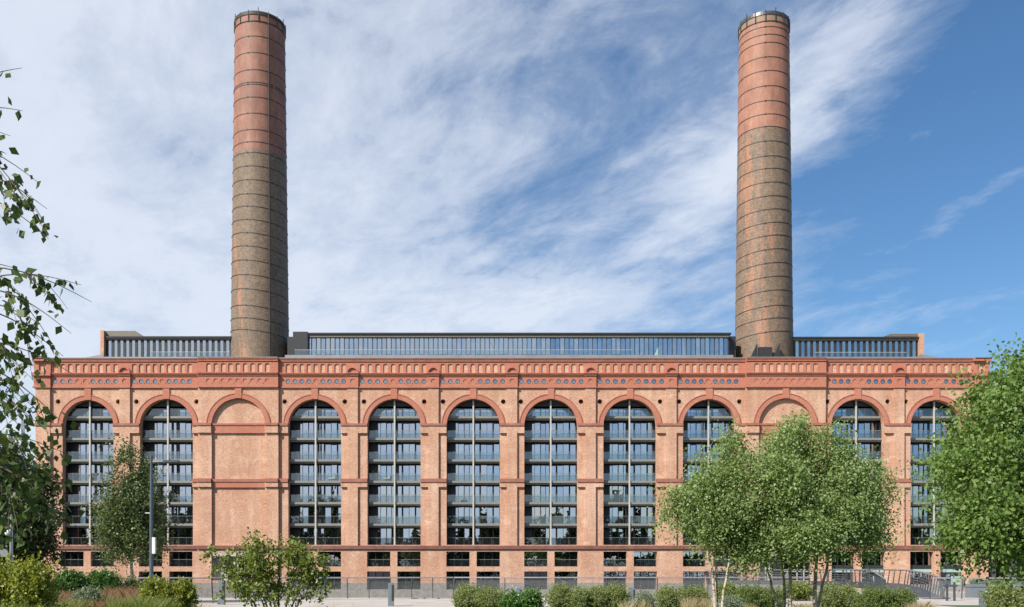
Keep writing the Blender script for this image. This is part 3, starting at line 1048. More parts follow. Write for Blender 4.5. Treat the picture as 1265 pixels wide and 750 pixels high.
# ---------------------------------------------------------------- chimneys
def chimney_mat(name, z_change, topcol, seed, pale_top, scar):
    m, n = new_mat(name)
    tc = n.n('ShaderNodeTexCoord')
    s = n.n('ShaderNodeSeparateXYZ'); n.l(tc.outputs['Object'], s.inputs[0])
    ang = n.math('ARCTAN2', s.outputs[1], s.outputs[0])
    cv = n.n('ShaderNodeCombineXYZ')
    n.l(n.math('MULTIPLY', ang, 4.0), cv.inputs[0]); n.l(s.outputs[2], cv.inputs[1]); cv.inputs[2].default_value = seed
    bt = n.n('ShaderNodeTexBrick'); n.l(cv.outputs[0], bt.inputs['Vector'])
    bt.inputs['Scale'].default_value = 1.0; bt.inputs['Brick Width'].default_value = .24; bt.inputs['Row Height'].default_value = .08; bt.inputs['Mortar Size'].default_value = .008
    bt.inputs['Color1'].default_value = (.115, .079, .053, 1); bt.inputs['Color2'].default_value = (.26, .178, .118, 1); bt.inputs['Mortar'].default_value = (.18, .15, .115, 1)
    fl = n.noise(cv.outputs[0], 1.6, 3, .7)
    low = n.mix(n.ramp(fl, [(.50, 0.0), (.68, .6)]), bt.outputs[0], (.28, .205, .138))
    # orange scars where the soot has come away: long vertical streaks on one flank
    mp = n.n('ShaderNodeMapping'); mp.inputs['Scale'].default_value = (.75, .12, 1); n.l(cv.outputs[0], mp.inputs[0])
    sc = n.noise(mp.outputs[0], 1.0, 6, .72)
    fine = n.noise(cv.outputs[0], 3.0, 3, .7)
    patch_ = n.math('ADD', sc, n.math('MULTIPLY', n.math('SUBTRACT', fine, .5), .5))
    # the scar runs down one flank (angle drifts with height)
    ac = n.math('ADD', n.math('MULTIPLY', s.outputs[2], scar[0]), scar[1])
    win = n.math('SUBTRACT', 1.0, n.math('DIVIDE', n.math('ABSOLUTE', n.math('SUBTRACT', ang, ac)), scar[2]))
    patch_ = n.math('ADD', patch_, n.math('MULTIPLY', n.math('MAXIMUM', win, -1.2), .13))
    low = n.mix(n.ramp(patch_, [(.56, 0.0), (.70, .8)]), low, (.42, .20, .12))
    bt2 = n.n('ShaderNodeTexBrick'); n.l(cv.outputs[0], bt2.inputs['Vector'])
    bt2.inputs['Scale'].default_value = 1.0; bt2.inputs['Brick Width'].default_value = .24; bt2.inputs['Row Height'].default_value = .08; bt2.inputs['Mortar Size'].default_value = .006
    bt2.inputs['Color1'].default_value = (*topcol, 1); bt2.inputs['Color2'].default_value = (*[min(1, c * 1.25) for c in topcol], 1)
    bt2.inputs['Mortar'].default_value = (*[c * .9 for c in topcol], 1)
    f5 = n.noise(cv.outputs[0], .35, 5, .6)
    top = n.mix(n.ramp(f5, [(.38, 0.0), (.68, .6)]), bt2.outputs[0], tuple(c * .62 for c in topcol))
    mpw = n.n('ShaderNodeMapping'); mpw.inputs['Scale'].default_value = (1.1, .22, 1); n.l(cv.outputs[0], mpw.inputs[0])
    f6 = n.noise(mpw.outputs[0], 1.0, 6, .7)
    top = n.mix(n.ramp(f6, [(.46, 0.0), (.66, .6)]), top, tuple(c * k_ for c, k_ in zip(topcol, (.55, .62, .72))))
    top = n.mix(n.ramp(f6, [(.30, .45), (.42, 0.0)]), top, (.46, .33, .25))
    low = n.mix(n.ramp(f6, [(.50, 0.0), (.70, .55)]), low, (.085, .065, .05))
    k = n.math('LESS_THAN', n.math('ADD', s.outputs[2], n.math('MULTIPLY', fine, 1.1)), z_change + .55)
    c = n.mix(k, top, low)
    if pale_top:
        k2 = n.ramp(n.math('ADD', n.math('MULTIPLY', n.math('SUBTRACT', s.outputs[2], pale_top), .25), n.math('MULTIPLY', fine, .5)), [(.2, 0.0), (.5, .85)])
        c = n.mix(k2, c, (.22, .19, .135))
    b = n.n('ShaderNodeBsdfPrincipled'); n.l(c, b.inputs['Base Color'])
    b.inputs['Roughness'].default_value = .62; b.inputs['Specular IOR Level'].default_value = .35
    out(n, b.outputs[0])
    return m


YC = 142.9
cz = lambda py, r=3.9: EYE + (HOR - py) / F * (YC - r * .95)     # height of something seen on the chimney's near face
bands_L = [26, 44.7, 65.2, 86.5, 102.0, 104.5, 120.5, 140.5, 160.8, 176, 189.3, 206, 223, 240.6, 256, 272.5, 289, 305.5, 323, 341, 358.5, 379, 394.5, 409]
bands_R = [33, 42.5, 52.5, 70.5, 87.5, 106.5, 125, 141.5, 157, 175, 193.5, 209, 226, 243, 259.5, 276, 292, 309, 326, 343, 360, 379, 394.5, 411]
for (s, bands, chg, tcol, seed, pale, lab) in (
        (-1, bands_L, 184.5, (.30, .142, .098), 3.0, None, 'soot darkened brick chimney rising behind the third arch from the left, dusky red top'),
        (1, bands_R, 158.0, (.36, .17, .112), 11.0, 27.0, 'sunlit brick chimney against blue sky with shiny cap and grey ring below it')):
    X = s * 311.2 / F * YC
    root = empty('chimney', (X, YC, 31.0), lab, 'chimney', 'tall brick chimneys on the power station')
    zt = cz(14)
    zb_ = 31.0
    rad = lambda z: 4.36 + (3.72 - 4.36) * (z - 34) / (zt - 34)
    prof = [(rad(zb_ + (zt - zb_) * k / 24), (zt - zb_) * k / 24) for k in range(25)]
    prof += [(rad(zt) - .55, zt - zb_), (rad(zt) - .55, zt - zb_ - 3)]
    b = MB(); b.lathe(prof, 72)
    mt = chimney_mat('chimney_brick', cz(chg) - zb_, tcol, seed, (cz(pale) - zb_) if pale else None, (-.031, -1.78, .22) if s < 0 else (-.024, -1.75, .75))
    b.build('shaft', mt, root, off=(0, 0, 0), smooth=False)
    for py in bands:
        z = cz(py) - zb_
        r = rad(z + zb_)
        t = .105 * min(1, max(0, (py - 170) / 130)) * s
        tb = MB()
        tb.lathe([(r - .02, -.06), (r + .03, -.06), (r + .03, .06), (r - .02, .06)], 64, (0, 0, 0), 0, t)
        for q in range(6):
            aa = 2 * math.pi * (q + .3) / 6
            xx, yy = (r + .0) * math.cos(aa), (r + .0) * math.sin(aa)
            tb.box(xx - .07, xx + .07, yy - .07, yy + .07, xx * t - .09, xx * t + .09)
        o = tb.build('band', M['lead'], root, off=(0, 0, 0))
        o.location = (0, 0, z)
    # crown: metal capping, hoop and upright clamps
    zc_ = zt - zb_
    b = MB()
    b.lathe([(rad(zt) + .02, -.45), (rad(zt) + .10, -.45), (rad(zt) + .10, .05), (rad(zt) - .5, .12), (rad(zt) - .5, -.2)], 64, (0, 0, 0), 0)
    o = b.build('cap', M['capmetal'] if s > 0 else M['lead'], root, off=(0, 0, 0)); o.location = (0, 0, zc_)
    b = MB()
    for q in range(16):
        aa = 2 * math.pi * (q + .5) / 16
        x, y = (rad(zt) + .1) * math.cos(aa), (rad(zt) + .1) * math.sin(aa)
        b.box(x - .05, x + .05, y - .05, y + .05, -1.5, .2 if q % 3 else .55)
    b.lathe([(rad(zt) + .03, -1.5), (rad(zt) + .10, -1.5), (rad(zt) + .10, -1.38), (rad(zt) + .03, -1.38)], 64)
    o = b.build('clamp', M['lead'], root, off=(0, 0, 0)); o.location = (0, 0, zc_)
    # lightning conductor strip
    b = MB()
    aa = R(-90) + (R(34) if s < 0 else R(118))
    pts = [((rad(z) + .05) * math.cos(aa), (rad(z) + .05) * math.sin(aa), z - zb_) for z in (32, 50, 68, zt)]
    b.tube(pts, .07, 6)
    b.build('lightning_conductor', M['lead'], root, off=(0, 0, 0))
    if s > 0:
        b = MB()
        b.box(-2.2, -.2, -5.3, -4.8, 2.0, 3.9)
        for xa, xb in ((-3.5, -2.4), (-.2, .9)):
            pts = [(xa, -5.4, 2.0), (xb, -5.4, 2.0), (xb, -5.4, 4.4)]
            bk = [(p[0], -4.6, p[2]) for p in pts]
            b.face(pts); b.face(bk[::-1]); b.face([pts[0], pts[2], bk[2], bk[0]]); b.face([pts[1], bk[1], bk[2], pts[2]])
        b.build('steel_bracket', M['dark'], root, off=(0, 0, 0))


# ---------------------------------------------------------------- plants
def leaf_mesh(name, P, size, mat, parent, g, hang=0.2, upn=0.35, var=0.35, width=0.34, off=None):
    N = len(P)
    if off is None:
        off = np.array(wloc(parent))
    P = P - off
    s = size * (1 + var * (g.random(N) * 2 - 1))[:, None]
    t = g.normal(size=(N, 3)); t[:, 2] -= hang * 2
    t /= np.linalg.norm(t, axis=1)[:, None]
    nn = g.normal(size=(N, 3)); nn += np.array([-.45, -.45, .77]) * upn * 2.6
    nn -= t * (nn * t).sum(1)[:, None]
    nn /= np.linalg.norm(nn, axis=1)[:, None] + 1e-9
    bb = np.cross(nn, t)
    V = np.empty((N, 4, 3))
    V[:, 0] = P
    V[:, 1] = P + t * s * .42 + bb * s * width + nn * s * .07
    V[:, 2] = P + t * s
    V[:, 3] = P + t * s * .42 - bb * s * width + nn * s * .07
    me = bpy.data.meshes.new(name)
    me.vertices.add(4 * N); me.loops.add(4 * N); me.polygons.add(N)
    me.vertices.foreach_set('co', V.reshape(-1).astype(np.float32))
    me.loops.foreach_set('vertex_index', np.arange(4 * N, dtype=np.int32))
    me.polygons.foreach_set('loop_start', np.arange(0, 4 * N, 4, dtype=np.int32))
    me.polygons.foreach_set('loop_total', np.full(N, 4, dtype=np.int32))
    me.materials.append(mat)
    me.update(calc_edges=True)
    return link(name, me, parent)


def twigs(lobes, n_tw, per, length, droop, g, inner=0.45, jit=0.06):
    """leaf points strung along short twigs that fill a set of ellipsoid lobes; returns points and twig starts"""
    w = np.array([l[6] if len(l) > 6 else l[3] * l[4] * l[5] for l in lobes]); w = w / w.sum()
    idx = g.choice(len(lobes), n_tw, p=w)
    Lb = np.array([l[:6] for l in lobes])[idx]
    d = g.normal(size=(n_tw, 3)); d /= np.linalg.norm(d, axis=1)[:, None]
    r = (inner + (1 - inner) * g.random(n_tw) ** .6)[:, None]
    st = Lb[:, :3] + d * r * Lb[:, 3:]
    dr = d * .8 + g.normal(size=(n_tw, 3)) * .5
    dr[:, 2] -= droop
    dr /= np.linalg.norm(dr, axis=1)[:, None]
    ln = length * (.5 + g.random(n_tw))[:, None, None]
    u = np.linspace(0, 1, per)[None, :, None]
    P = st[:, None, :] + dr[:, None, :] * ln * u
    P[:, :, 2] -= droop * .5 * length * (u[..., 0] ** 2)
    P = P + g.normal(size=P.shape) * jit
    return P.reshape(-1, 3), st


def limb(a, b, g, bow=.1, k=6):
    a, b = np.array(a, float), np.array(b, float)
    Ln = np.linalg.norm(b - a)
    o = g.normal(size=3) * bow * Ln
    return [tuple(a + (b - a) * t + o * math.sin(math.pi * t) * (1 - .3 * t) + g.normal(size=3) * .01 * Ln) for t in np.linspace(0, 1, k)]


def tree(name, loc, label, cat, lobes, stems, leafk, barkk, n_tw, per, tl, droop, leaf, seed, group=None, inner=.45, n_branch=26, hang=.25, jit=.06, br=.018, upn=.35):
    g = np.random.default_rng(seed)
    root = empty(name, loc, label, cat, group)
    tb = MB()
    for pts, r0, r1 in stems:
        K = len(pts)
        # refine and roughen the stem
        fine = []
        for q in range(K - 1):
            for t in (0, .33, .66):
                p = Vector(pts[q]).lerp(Vector(pts[q + 1]), t)
                fine.append(p + Vector(g.normal(size=3)) * r0 * .18)
        fine.append(Vector(pts[-1]))
        KK = len(fine)
        tb.tube(fine, [r0 + (r1 - r0) * (q / (KK - 1)) ** .8 for q in range(KK)], 9)
    tb.build('trunk', M[barkk], root, smooth=True)
    subs = []
    for l in lobes:
        k = int(max(5, min(16, 9 * (l[3] * l[5]) ** .5 / (2.2 * tl))))
        for _ in range(k):
            d = g.normal(size=3); d /= np.linalg.norm(d); rr = .95 * g.random() ** .45
            f = .30 + .16 * g.random()
            subs.append([l[0] + d[0] * rr * l[3], l[1] + d[1] * rr * l[4], l[2] + d[2] * rr * l[5], l[3] * f, l[4] * f, l[5] * f, (l[3] * l[4] * l[5]) ** .8 * (.5 + g.random())])
    P, st = twigs(subs, n_tw, per, tl, droop, g, inner, jit)
    bm_ = MB()
    tops = [Vector(p) for pts, _, _ in stems for p in pts[len(pts) // 2:]]
    for q in range(min(n_branch, len(st))):
        e = Vector(st[q]); s0 = min(tops, key=lambda v: (v - e).length + max(0, v.z - e.z) * 1.5)
        bm_.tube(limb(s0, e, g), [br * (1 - .75 * t) for t in np.linspace(0, 1, 6)], 5, cap=False)
    bm_.build('branch', M['bark' if barkk == 'birch_bark' else barkk], root, smooth=True)
    leaf_mesh('crown', P, leaf, L[leafk], root, g, hang, upn)
    return root


def PX(x, y, Y):
    v = at(x, y, Y); return (v.x, v.y, v.z)


def lobe(px, py, Y, rpx, rpy, ry, w=None):
    v = at(px, py, Y); k = Y / F
    l = [v.x, v.y, v.z, rpx * k, ry, rpy * k]
    if w: l.append(w)
    return l


# the two multi-stemmed birches right of centre
Y = 26.0
tree('birch_tree', (at(885, 0, Y).x, Y, 0), 'smaller slender birch with three pale stems left of the wider birch', 'tree',
     [lobe(875, 610, Y, 46, 55, 1.1), lobe(862, 650, Y, 40, 34, 1.0), lobe(893, 570, Y, 28, 38, .8), lobe(838, 622, Y, 20, 28, .5), lobe(905, 640, Y, 35, 45, 1.0), lobe(895, 543, Y, 10, 16, .4)],
     [([PX(884, 781, Y), PX(882, 720, Y), PX(877, 690, Y), PX(870, 640, Y)], .055, .022),
      ([PX(886, 781, Y + .2), PX(885, 730, Y + .2), PX(884, 690, Y + .2), PX(890, 600, Y + .2), PX(896, 540, Y)], .06, .012),
      ([PX(890, 781, Y - .2), PX(894, 730, Y - .2), PX(901, 690, Y - .2), PX(915, 630, Y - .1)], .05, .018)],
     'birch', 'birch_bark', 1450, 22, .5, .75, .072, 11, 'birches by the railing', inner=.30, n_branch=40, jit=.07)
tree('birch_tree', (at(975, 0, Y).x, Y + .6, 0), 'wide multi-stemmed birch whose broad crown hides the right entrance bay', 'tree',
     [lobe(985, 580, Y, 55, 55, 1.5), lobe(940, 620, Y, 48, 55, 1.3), lobe(1030, 610, Y, 52, 55, 1.4), lobe(985, 645, Y, 75, 42, 1.6), lobe(1070, 635, Y, 36, 45, 1.0),
      lobe(1085, 655, Y, 22, 34, .7), lobe(970, 537, Y, 38, 24, .9), lobe(1025, 560, Y, 40, 30, 1.0), lobe(1052, 585, Y, 30, 32, .9), lobe(930, 660, Y, 34, 26, .9), lobe(985, 518, Y, 14, 10, .4)],
     [([PX(966, 781, Y + .6), PX(957, 735, Y + .6), PX(948, 705, Y + .5), PX(935, 650, Y + .4)], .055, .02),
      ([PX(970, 781, Y + .9), PX(969, 730, Y + .9), PX(965, 690, Y + .8), PX(958, 620, Y + .6)], .06, .02),
      ([PX(976, 781, Y + .3), PX(976, 730, Y + .4), PX(977, 690, Y + .4), PX(983, 600, Y + .3), PX(985, 520, Y)], .075, .012),
      ([PX(1006, 781, Y + .5), PX(1006, 730, Y + .5), PX(1009, 690, Y + .5), PX(1012, 600, Y + .2)], .085, .02),
      ([PX(1008, 781, Y + .7), PX(1012, 735, Y + .7), PX(1024, 690, Y + .7), PX(1050, 620, Y + .4)], .065, .02)],
     'birch', 'birch_bark', 3900, 22, .55, .75, .072, 12, 'birches by the railing', inner=.25, n_branch=80, jit=.075)
# big leafy tree at the right edge, close to the camera
Y = 15.0
tree('leafy_tree', (9.3, Y + .3, 0), 'large leafy green tree at the right edge, leaning into view over the railing', 'tree',
     [lobe(1247, 469, Y, 18, 22, .6), lobe(1263, 564, Y, 72, 70, 1.5), lobe(1248, 624, Y, 75, 44, 1.4), lobe(1298, 504, Y, 75, 62, 1.5), lobe(1193, 614, Y, 33, 31, .7), lobe(1233, 504, Y, 28, 38, .8),
      lobe(1348, 604, Y, 90, 89, 1.7), lobe(1348, 474, Y, 74, 72, 1.5), lobe(1198, 654, Y, 35, 19, .6), lobe(1273, 664, Y, 48, 21, 1.0), lobe(1258, 454, Y, 24, 16, .6), lobe(1186, 564, Y, 16, 18, .5), lobe(1173, 649, Y, 15, 14, .4)],
     [([(9.3, Y + .3, -.1), (9.25, Y + .3, 1.2), (9.1, Y + .2, 2.6), (8.9, Y + .1, 4.6)], .16, .05),
      ([(9.1, Y + .2, 1.9), (8.4, Y, 2.6), (7.7, Y, 3.0)], .07, .02)],
     'hazel', 'grey_bark', 3900, 20, .50, .50, .070, 21, None, inner=.3, n_branch=70, jit=.06, hang=.35)
# near birch whose trunk stands just outside the left edge: drooping sprays
g = np.random.default_rng(77)
near = empty('birch_tree', (-4.6, 5.4, 0), 'near birch at the left edge with dark drooping leaf sprays against the sky', 'tree')
tb = MB()
tb.tube([(-4.6, 5.4, -.05), (-4.55, 5.42, 1.5), (-4.6, 5.5, 3.2), (-4.5, 5.5, 5.2), (-4.45, 5.6, 6.6)], [.14, .12, .10, .06, .02], 12)
tb.build('trunk', M['birch_bark'], near, smooth=True)
sprays = [   # (start px, end px, depth, leaf count, spread, side twigs)
    ((-70, 130), (27, 84), 5.6, 9, .015, 0), ((-60, 145), (28, 137), 5.6, 8, .015, 0), ((-60, 165), (13, 168), 5.7, 8, .02, 0),
    ((-70, 150), (60, 292), 5.5, 44, .05, 4), ((-70, 170), (48, 226), 5.6, 50, .05, 3), ((-60, 205), (58, 258), 5.4, 40, .05, 3), ((-50, 235), (60, 295), 5.6, 16, .02, 0), ((-60, 210), (20, 250), 5.4, 46, .07, 2),
    ((-60, 330), (113, 373), 5.5, 40, .02, 2), ((-50, 355), (100, 352), 5.6, 26, .02, 1), ((-40, 352), (88, 412), 5.4, 36, .03, 2), ((-50, 375), (78, 440), 5.5, 34, .03, 2), ((-50, 330), (20, 332), 5.4, 10, .02, 0),
    ((-60, 370), (50, 400), 5.4, 46, .05, 2), ((-60, 395), (40, 450), 5.5, 60, .06, 3), ((-60, 420), (95, 465), 5.5, 64, .05, 3), ((-50, 440), (75, 520), 5.4, 70, .07, 4),
    ((-60, 450), (50, 510), 5.5, 70, .08, 3), ((-60, 480), (60, 535), 5.6, 70, .08, 3), ((-60, 520), (62, 580), 5.7, 80, .09, 4), ((-60, 540), (80, 560), 5.8, 60, .07, 3), ((-60, 560), (60, 620), 5.9, 80, .10, 4),
    ((-60, 590), (50, 640), 6.0, 80, .10, 3), ((-60, 600), (40, 660), 6.2, 80, .11, 4), ((-50, 530), (72, 595), 5.6, 60, .08, 3), ((-50, 540), (50, 600), 5.9, 90, .10, 4), ((-50, 560), (30, 640), 6.0, 90, .11, 4), ((-40, 600), (66, 650), 6.0, 46, .07, 2)]
tw = MB(); pts_l = []
for (x0, y0), (x1, y1), Yd, cnt, spread, side in sprays:
    a, e = np.array(at(x0, y0, Yd)), np.array(at(x1, y1, Yd + g.normal() * .15))
    line = []
    for t in np.linspace(0, 1, 9):
        p = a + (e - a) * t; p[2] += .16 * math.sin(math.pi * t) * np.linalg.norm(e - a) * .6
        line.append(p)
    tw.tube([tuple(p) for p in line], [.006 * (1 - .75 * t) for t in np.linspace(0, 1, 9)], 5, cap=False)
    rt = np.array([-4.55, 5.5, max(1.8, line[0][2] - .3)])
    tw.tube([tuple(rt), tuple((rt + line[0]) / 2 + np.array([0, 0, .12])), tuple(line[0])], [.018, .012, .006], 5, cap=False)
    lines = [line]
    for _ in range(side):
        k = g.integers(2, 7); s0 = line[k]; dv = (e - a) * (.14 + .16 * g.random()) + np.array([g.normal() * .08, g.normal() * .2, -.06 - .12 * g.random()])
        sl_ = [s0 + dv * t + np.array([0, 0, -.08 * t * t]) for t in np.linspace(0, 1, 5)]
        tw.tube([tuple(p) for p in sl_], [.003, .0026, .002, .0015, .001], 4, cap=False); lines.append(sl_)
    for _ in range(int(cnt * (.95 if y0 >= 370 else 1.1))):
        ln = lines[g.integers(0, len(lines))]; u = g.random() ** .85 * (len(ln) - 1.001); k = int(u)
        p = ln[k] + (ln[k + 1] - ln[k]) * (u - k)
        pts_l.append(p + g.normal(size=3) * np.array([spread, spread * 2, spread]) * .6)
tw.build('branch', M['bark'], near, smooth=True)
P0 = np.array(pts_l)
# upper crown above and beyond the frame edge
Pc, _ = twigs([[-5.0, 5.6, 5.6, 1.3, 1.3, 1.3], [-5.0, 5.7, 3.6, 1.25, 1.3, 1.4]], 160, 18, .6, .9, g, .3)
Pc = Pc[(Pc[:, 0] / Pc[:, 1]) < -.575]
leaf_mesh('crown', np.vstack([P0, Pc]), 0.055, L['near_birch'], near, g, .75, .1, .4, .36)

# tree and dark trees on the left
Y = 48.0
tree('street_tree', (at(163, 0, Y).x, Y, 0), 'dense grey-green tree with a straight trunk beside the tall lamp post', 'tree',
     [lobe(162, 630, Y, 32, 50, 1.4), lobe(158, 585, Y, 20, 30, 1.0), lobe(159, 562, Y, 9, 16, .6), lobe(140, 652, Y, 20, 32, 1.0), lobe(182, 650, Y, 19, 34, 1.0), lobe(166, 672, Y, 32, 17, 1.2), lobe(184, 608, Y, 10, 20, .6), lobe(132, 628, Y, 8, 15, .5)],
     [([PX(163, 746, Y), PX(163, 715, Y), PX(163, 690, Y), PX(162, 640, Y), PX(160, 575, Y)], .13, .03)],
     'grey', 'grey_bark', 1500, 22, .85, .15, .12, 31, None, inner=.2, n_branch=40, br=.03, jit=.10)
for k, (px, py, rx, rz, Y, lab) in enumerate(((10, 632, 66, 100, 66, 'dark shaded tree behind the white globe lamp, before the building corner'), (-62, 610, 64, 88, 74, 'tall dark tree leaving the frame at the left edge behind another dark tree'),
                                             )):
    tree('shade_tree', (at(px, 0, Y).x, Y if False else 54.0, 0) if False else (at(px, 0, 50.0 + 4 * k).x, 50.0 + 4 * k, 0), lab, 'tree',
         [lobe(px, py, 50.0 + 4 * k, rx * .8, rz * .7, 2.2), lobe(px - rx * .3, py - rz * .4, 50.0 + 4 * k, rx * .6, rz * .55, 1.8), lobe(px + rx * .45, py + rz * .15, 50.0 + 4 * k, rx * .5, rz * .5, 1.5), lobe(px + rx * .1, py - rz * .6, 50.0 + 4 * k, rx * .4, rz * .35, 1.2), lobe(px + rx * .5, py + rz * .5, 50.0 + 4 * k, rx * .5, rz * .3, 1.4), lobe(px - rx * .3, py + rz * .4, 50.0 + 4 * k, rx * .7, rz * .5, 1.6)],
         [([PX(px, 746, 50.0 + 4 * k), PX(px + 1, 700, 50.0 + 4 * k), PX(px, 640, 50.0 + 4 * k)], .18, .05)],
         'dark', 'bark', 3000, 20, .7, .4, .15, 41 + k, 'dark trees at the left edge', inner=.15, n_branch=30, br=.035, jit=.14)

# multi-stemmed cherry shrub left of centre
Y = 24.0
rs = random.Random(3)
stems = []
for xb, xt, yt in ((330, 268, 700), (336, 292, 672), (340, 318, 676), (344, 345, 680), (348, 372, 674), (352, 392, 690), (356, 408, 702), (342, 330, 660), (338, 300, 720)):
    stems.append(([PX(xb, 783, Y + rs.uniform(-.3, .3)), PX(xb * .75 + xt * .25, 745, Y), PX(xb * .35 + xt * .65, 715, Y + rs.uniform(-.3, .3)), PX(xt, yt, Y + rs.uniform(-.5, .5))], .032, .008))
tree('cherry_shrub', (at(343, 0, Y).x, Y, 0), 'open multi-stemmed green shrub in front of the blind arch bay', 'shrub',
     [lobe(300, 678, Y, 20, 14, .6), lobe(330, 688, Y, 30, 18, .8), lobe(285, 700, Y, 24, 16, .7), lobe(365, 692, Y, 28, 16, .7), lobe(318, 715, Y, 34, 18, .8), lobe(375, 715, Y, 26, 16, .7), lobe(388, 700, Y, 20, 14, .5), lobe(292, 728, Y, 22, 14, .6), lobe(345, 735, Y, 40, 12, .7), lobe(262, 684, Y, 9, 9, .3), lobe(408, 688, Y, 10, 5, .3), lobe(365, 675, Y, 10, 8, .3), lobe(325, 668, Y, 14, 8, .4), lobe(392, 728, Y, 18, 12, .4)],
     stems, 'cherry', 'bark', 560, 12, .24, .05, .085, 51, None, inner=.2, n_branch=60, br=.008, jit=.05, hang=.35)


def bush(name, px0, px1, ptop, Y, leafk, label, seed, dens=1.0, leaf=.05, group=None, cat='bush', lobes=3, shag=.16, up=.5):
    g = np.random.default_rng(seed)
    a, c = at(px0, ptop, Y), at(px1, ptop, Y)
    w = c.x - a.x; h = a.z
    root = empty(name, ((a.x + c.x) / 2, Y, 0), label, cat, group)
    lbs = []
    for k in range(lobes):
        x = a.x + w * (k + .5) / lobes
        rx = w / lobes * (.62 if lobes > 1 else .5)
        if lobes > 1:
            x = min(max(x, a.x + rx), c.x - rx)
        hh = h * (1 - .12 * g.random()) if k else h
        hh *= .93
        lbs.append([x, Y + g.normal() * .1, hh * .50, rx * .93, min(.9, max(rx, .5)), hh * .47])
    n_tw = int(dens * 900 * sum(max(.3, l[3] * l[5] * 2.2) for l in lbs))
    n_tw = min(n_tw, 4200)
    P, st = twigs(lbs, n_tw, 12, shag * 1.6, -up, g, .35, .03)
    P = P[P[:, 2] > .02]
    st_ = MB()
    for k in range(14):
        e = st[k % len(st)]
        st_.tube(limb((root.location.x + (e[0] - root.location.x) * .5, Y, 0), e, g), [.014, .012, .01, .008, .006, .004], 4, cap=False)
    st_.build('stem', M['bark'], root)
    leaf_mesh('foliage', P, leaf, L[leafk], root, g, -.35, .45)
    return root


bush('clipped_hedge', 561, 596, 722.5, 36, 'hedge', 'small rounded pale green bush, left half of a close pair', 61, 1.5, .052, 'rounded hedges before the railing', lobes=1, shag=.12)
bush('clipped_hedge', 586, 625, 726, 35.5, 'hedge', 'small rounded pale green bush, right half of a close pair', 62, 1.5, .052, 'rounded hedges before the railing', lobes=1, shag=.12)
bush('clipped_hedge', 677, 778, 722, 36, 'hedge', 'long low pale green hedge in the middle of the foreground', 63, 1.5, .052, 'rounded hedges before the railing', lobes=4, shag=.12)
bush('clipped_hedge', 811, 876, 724, 36.5, 'hedge', 'medium olive hedge just left of the smaller birch stems', 64, 1.5, .052, 'rounded hedges before the railing', lobes=3, shag=.12)
bush('clipped_hedge', 908, 968, 723, 36, 'hedge_dark', 'darker green hedge between the two groups of birch stems', 65, 1.5, .052, 'rounded hedges before the railing', lobes=3, shag=.12)
bush('clipped_hedge', 1012, 1060, 721, 35, 'hedge', 'shaggy hedge with pale top just right of the birch stems', 66, 1.5, .052, 'rounded hedges before the railing', lobes=2, shag=.12)
bush('clipped_hedge', 1058, 1132, 727, 33, 'hedge_dark', 'wide bright green hedge below the footbridge ramp', 67, 1.5, .052, 'rounded hedges before the railing', lobes=3, shag=.12)
bush('corner_shrub', 1226, 1300, 721, 27, 'hedge', 'pale shrub in the bottom right corner beside grey cabinets', 68, 1.2, .06, lobes=3)
bush('small_shrub', 622, 646, 736, 33, 'box', 'little bright green shrub left of the long middle hedge', 69, 1.6, .07, lobes=1)
bush('small_shrub', 644, 668, 732, 33, 'box', 'little pointed bright green shrub touching the long middle hedge', 70, 1.6, .07, lobes=1)
bush('small_shrub', 788, 806, 735, 34, 'silver', 'tiny grey-green bush between the long hedge and the olive hedge', 71, 1.6, .05, lobes=1)
bush('small_shrub', 893, 912, 741, 31, 'silver', 'tiny silvery bush beside the smaller birch stems', 72, 1.6, .05, lobes=1)
bush('waterside_shrub', 886, 910, 724, 52, 'cherry', 'light green plant behind the railing next to the smaller birch', 73, .7, .09, lobes=2)
bush('waterside_shrub', 968, 1004, 722, 52, 'cherry', 'light green plant behind the railing between the wide birch stems', 74, .7, .09, lobes=2)
bush('box_bush', 67, 105, 706, 40, 'box', 'round glossy dark green bush, left one of two beneath the first bay', 75, 1.7, .075, lobes=1)
bush('box_bush', 104, 149, 706.5, 41, 'box', 'round glossy dark green bush, right one of two beneath the first bay', 76, 1.7, .075, lobes=1)
bush('leafy_shrub', -30, 62, 691, 24, 'yellow', 'big loose yellow-green shrub in the bottom left corner', 77, .7, .09, lobes=4, shag=.22)
bush('leafy_shrub', 181, 238, 716, 31, 'yellow', 'bright yellow-green shrub at the foot of the lamp post', 78, 1.5, .085, lobes=3, shag=.15)
bush('small_shrub', 150, 174, 716, 42, 'grey', 'small dull green shrub around the foot of the street tree', 79, .9, .09, lobes=1)
bush('low_shrub', 92, 122, 731, 30, 'silver', 'low silvery green shrub among russet grasses', 80, 1.2, .07, lobes=2)
bush('low_shrub', 10, 40, 741, 24, 'cherry', 'low green shrub at the foot of the big yellow-green shrub', 81, 1.2, .08, lobes=2)


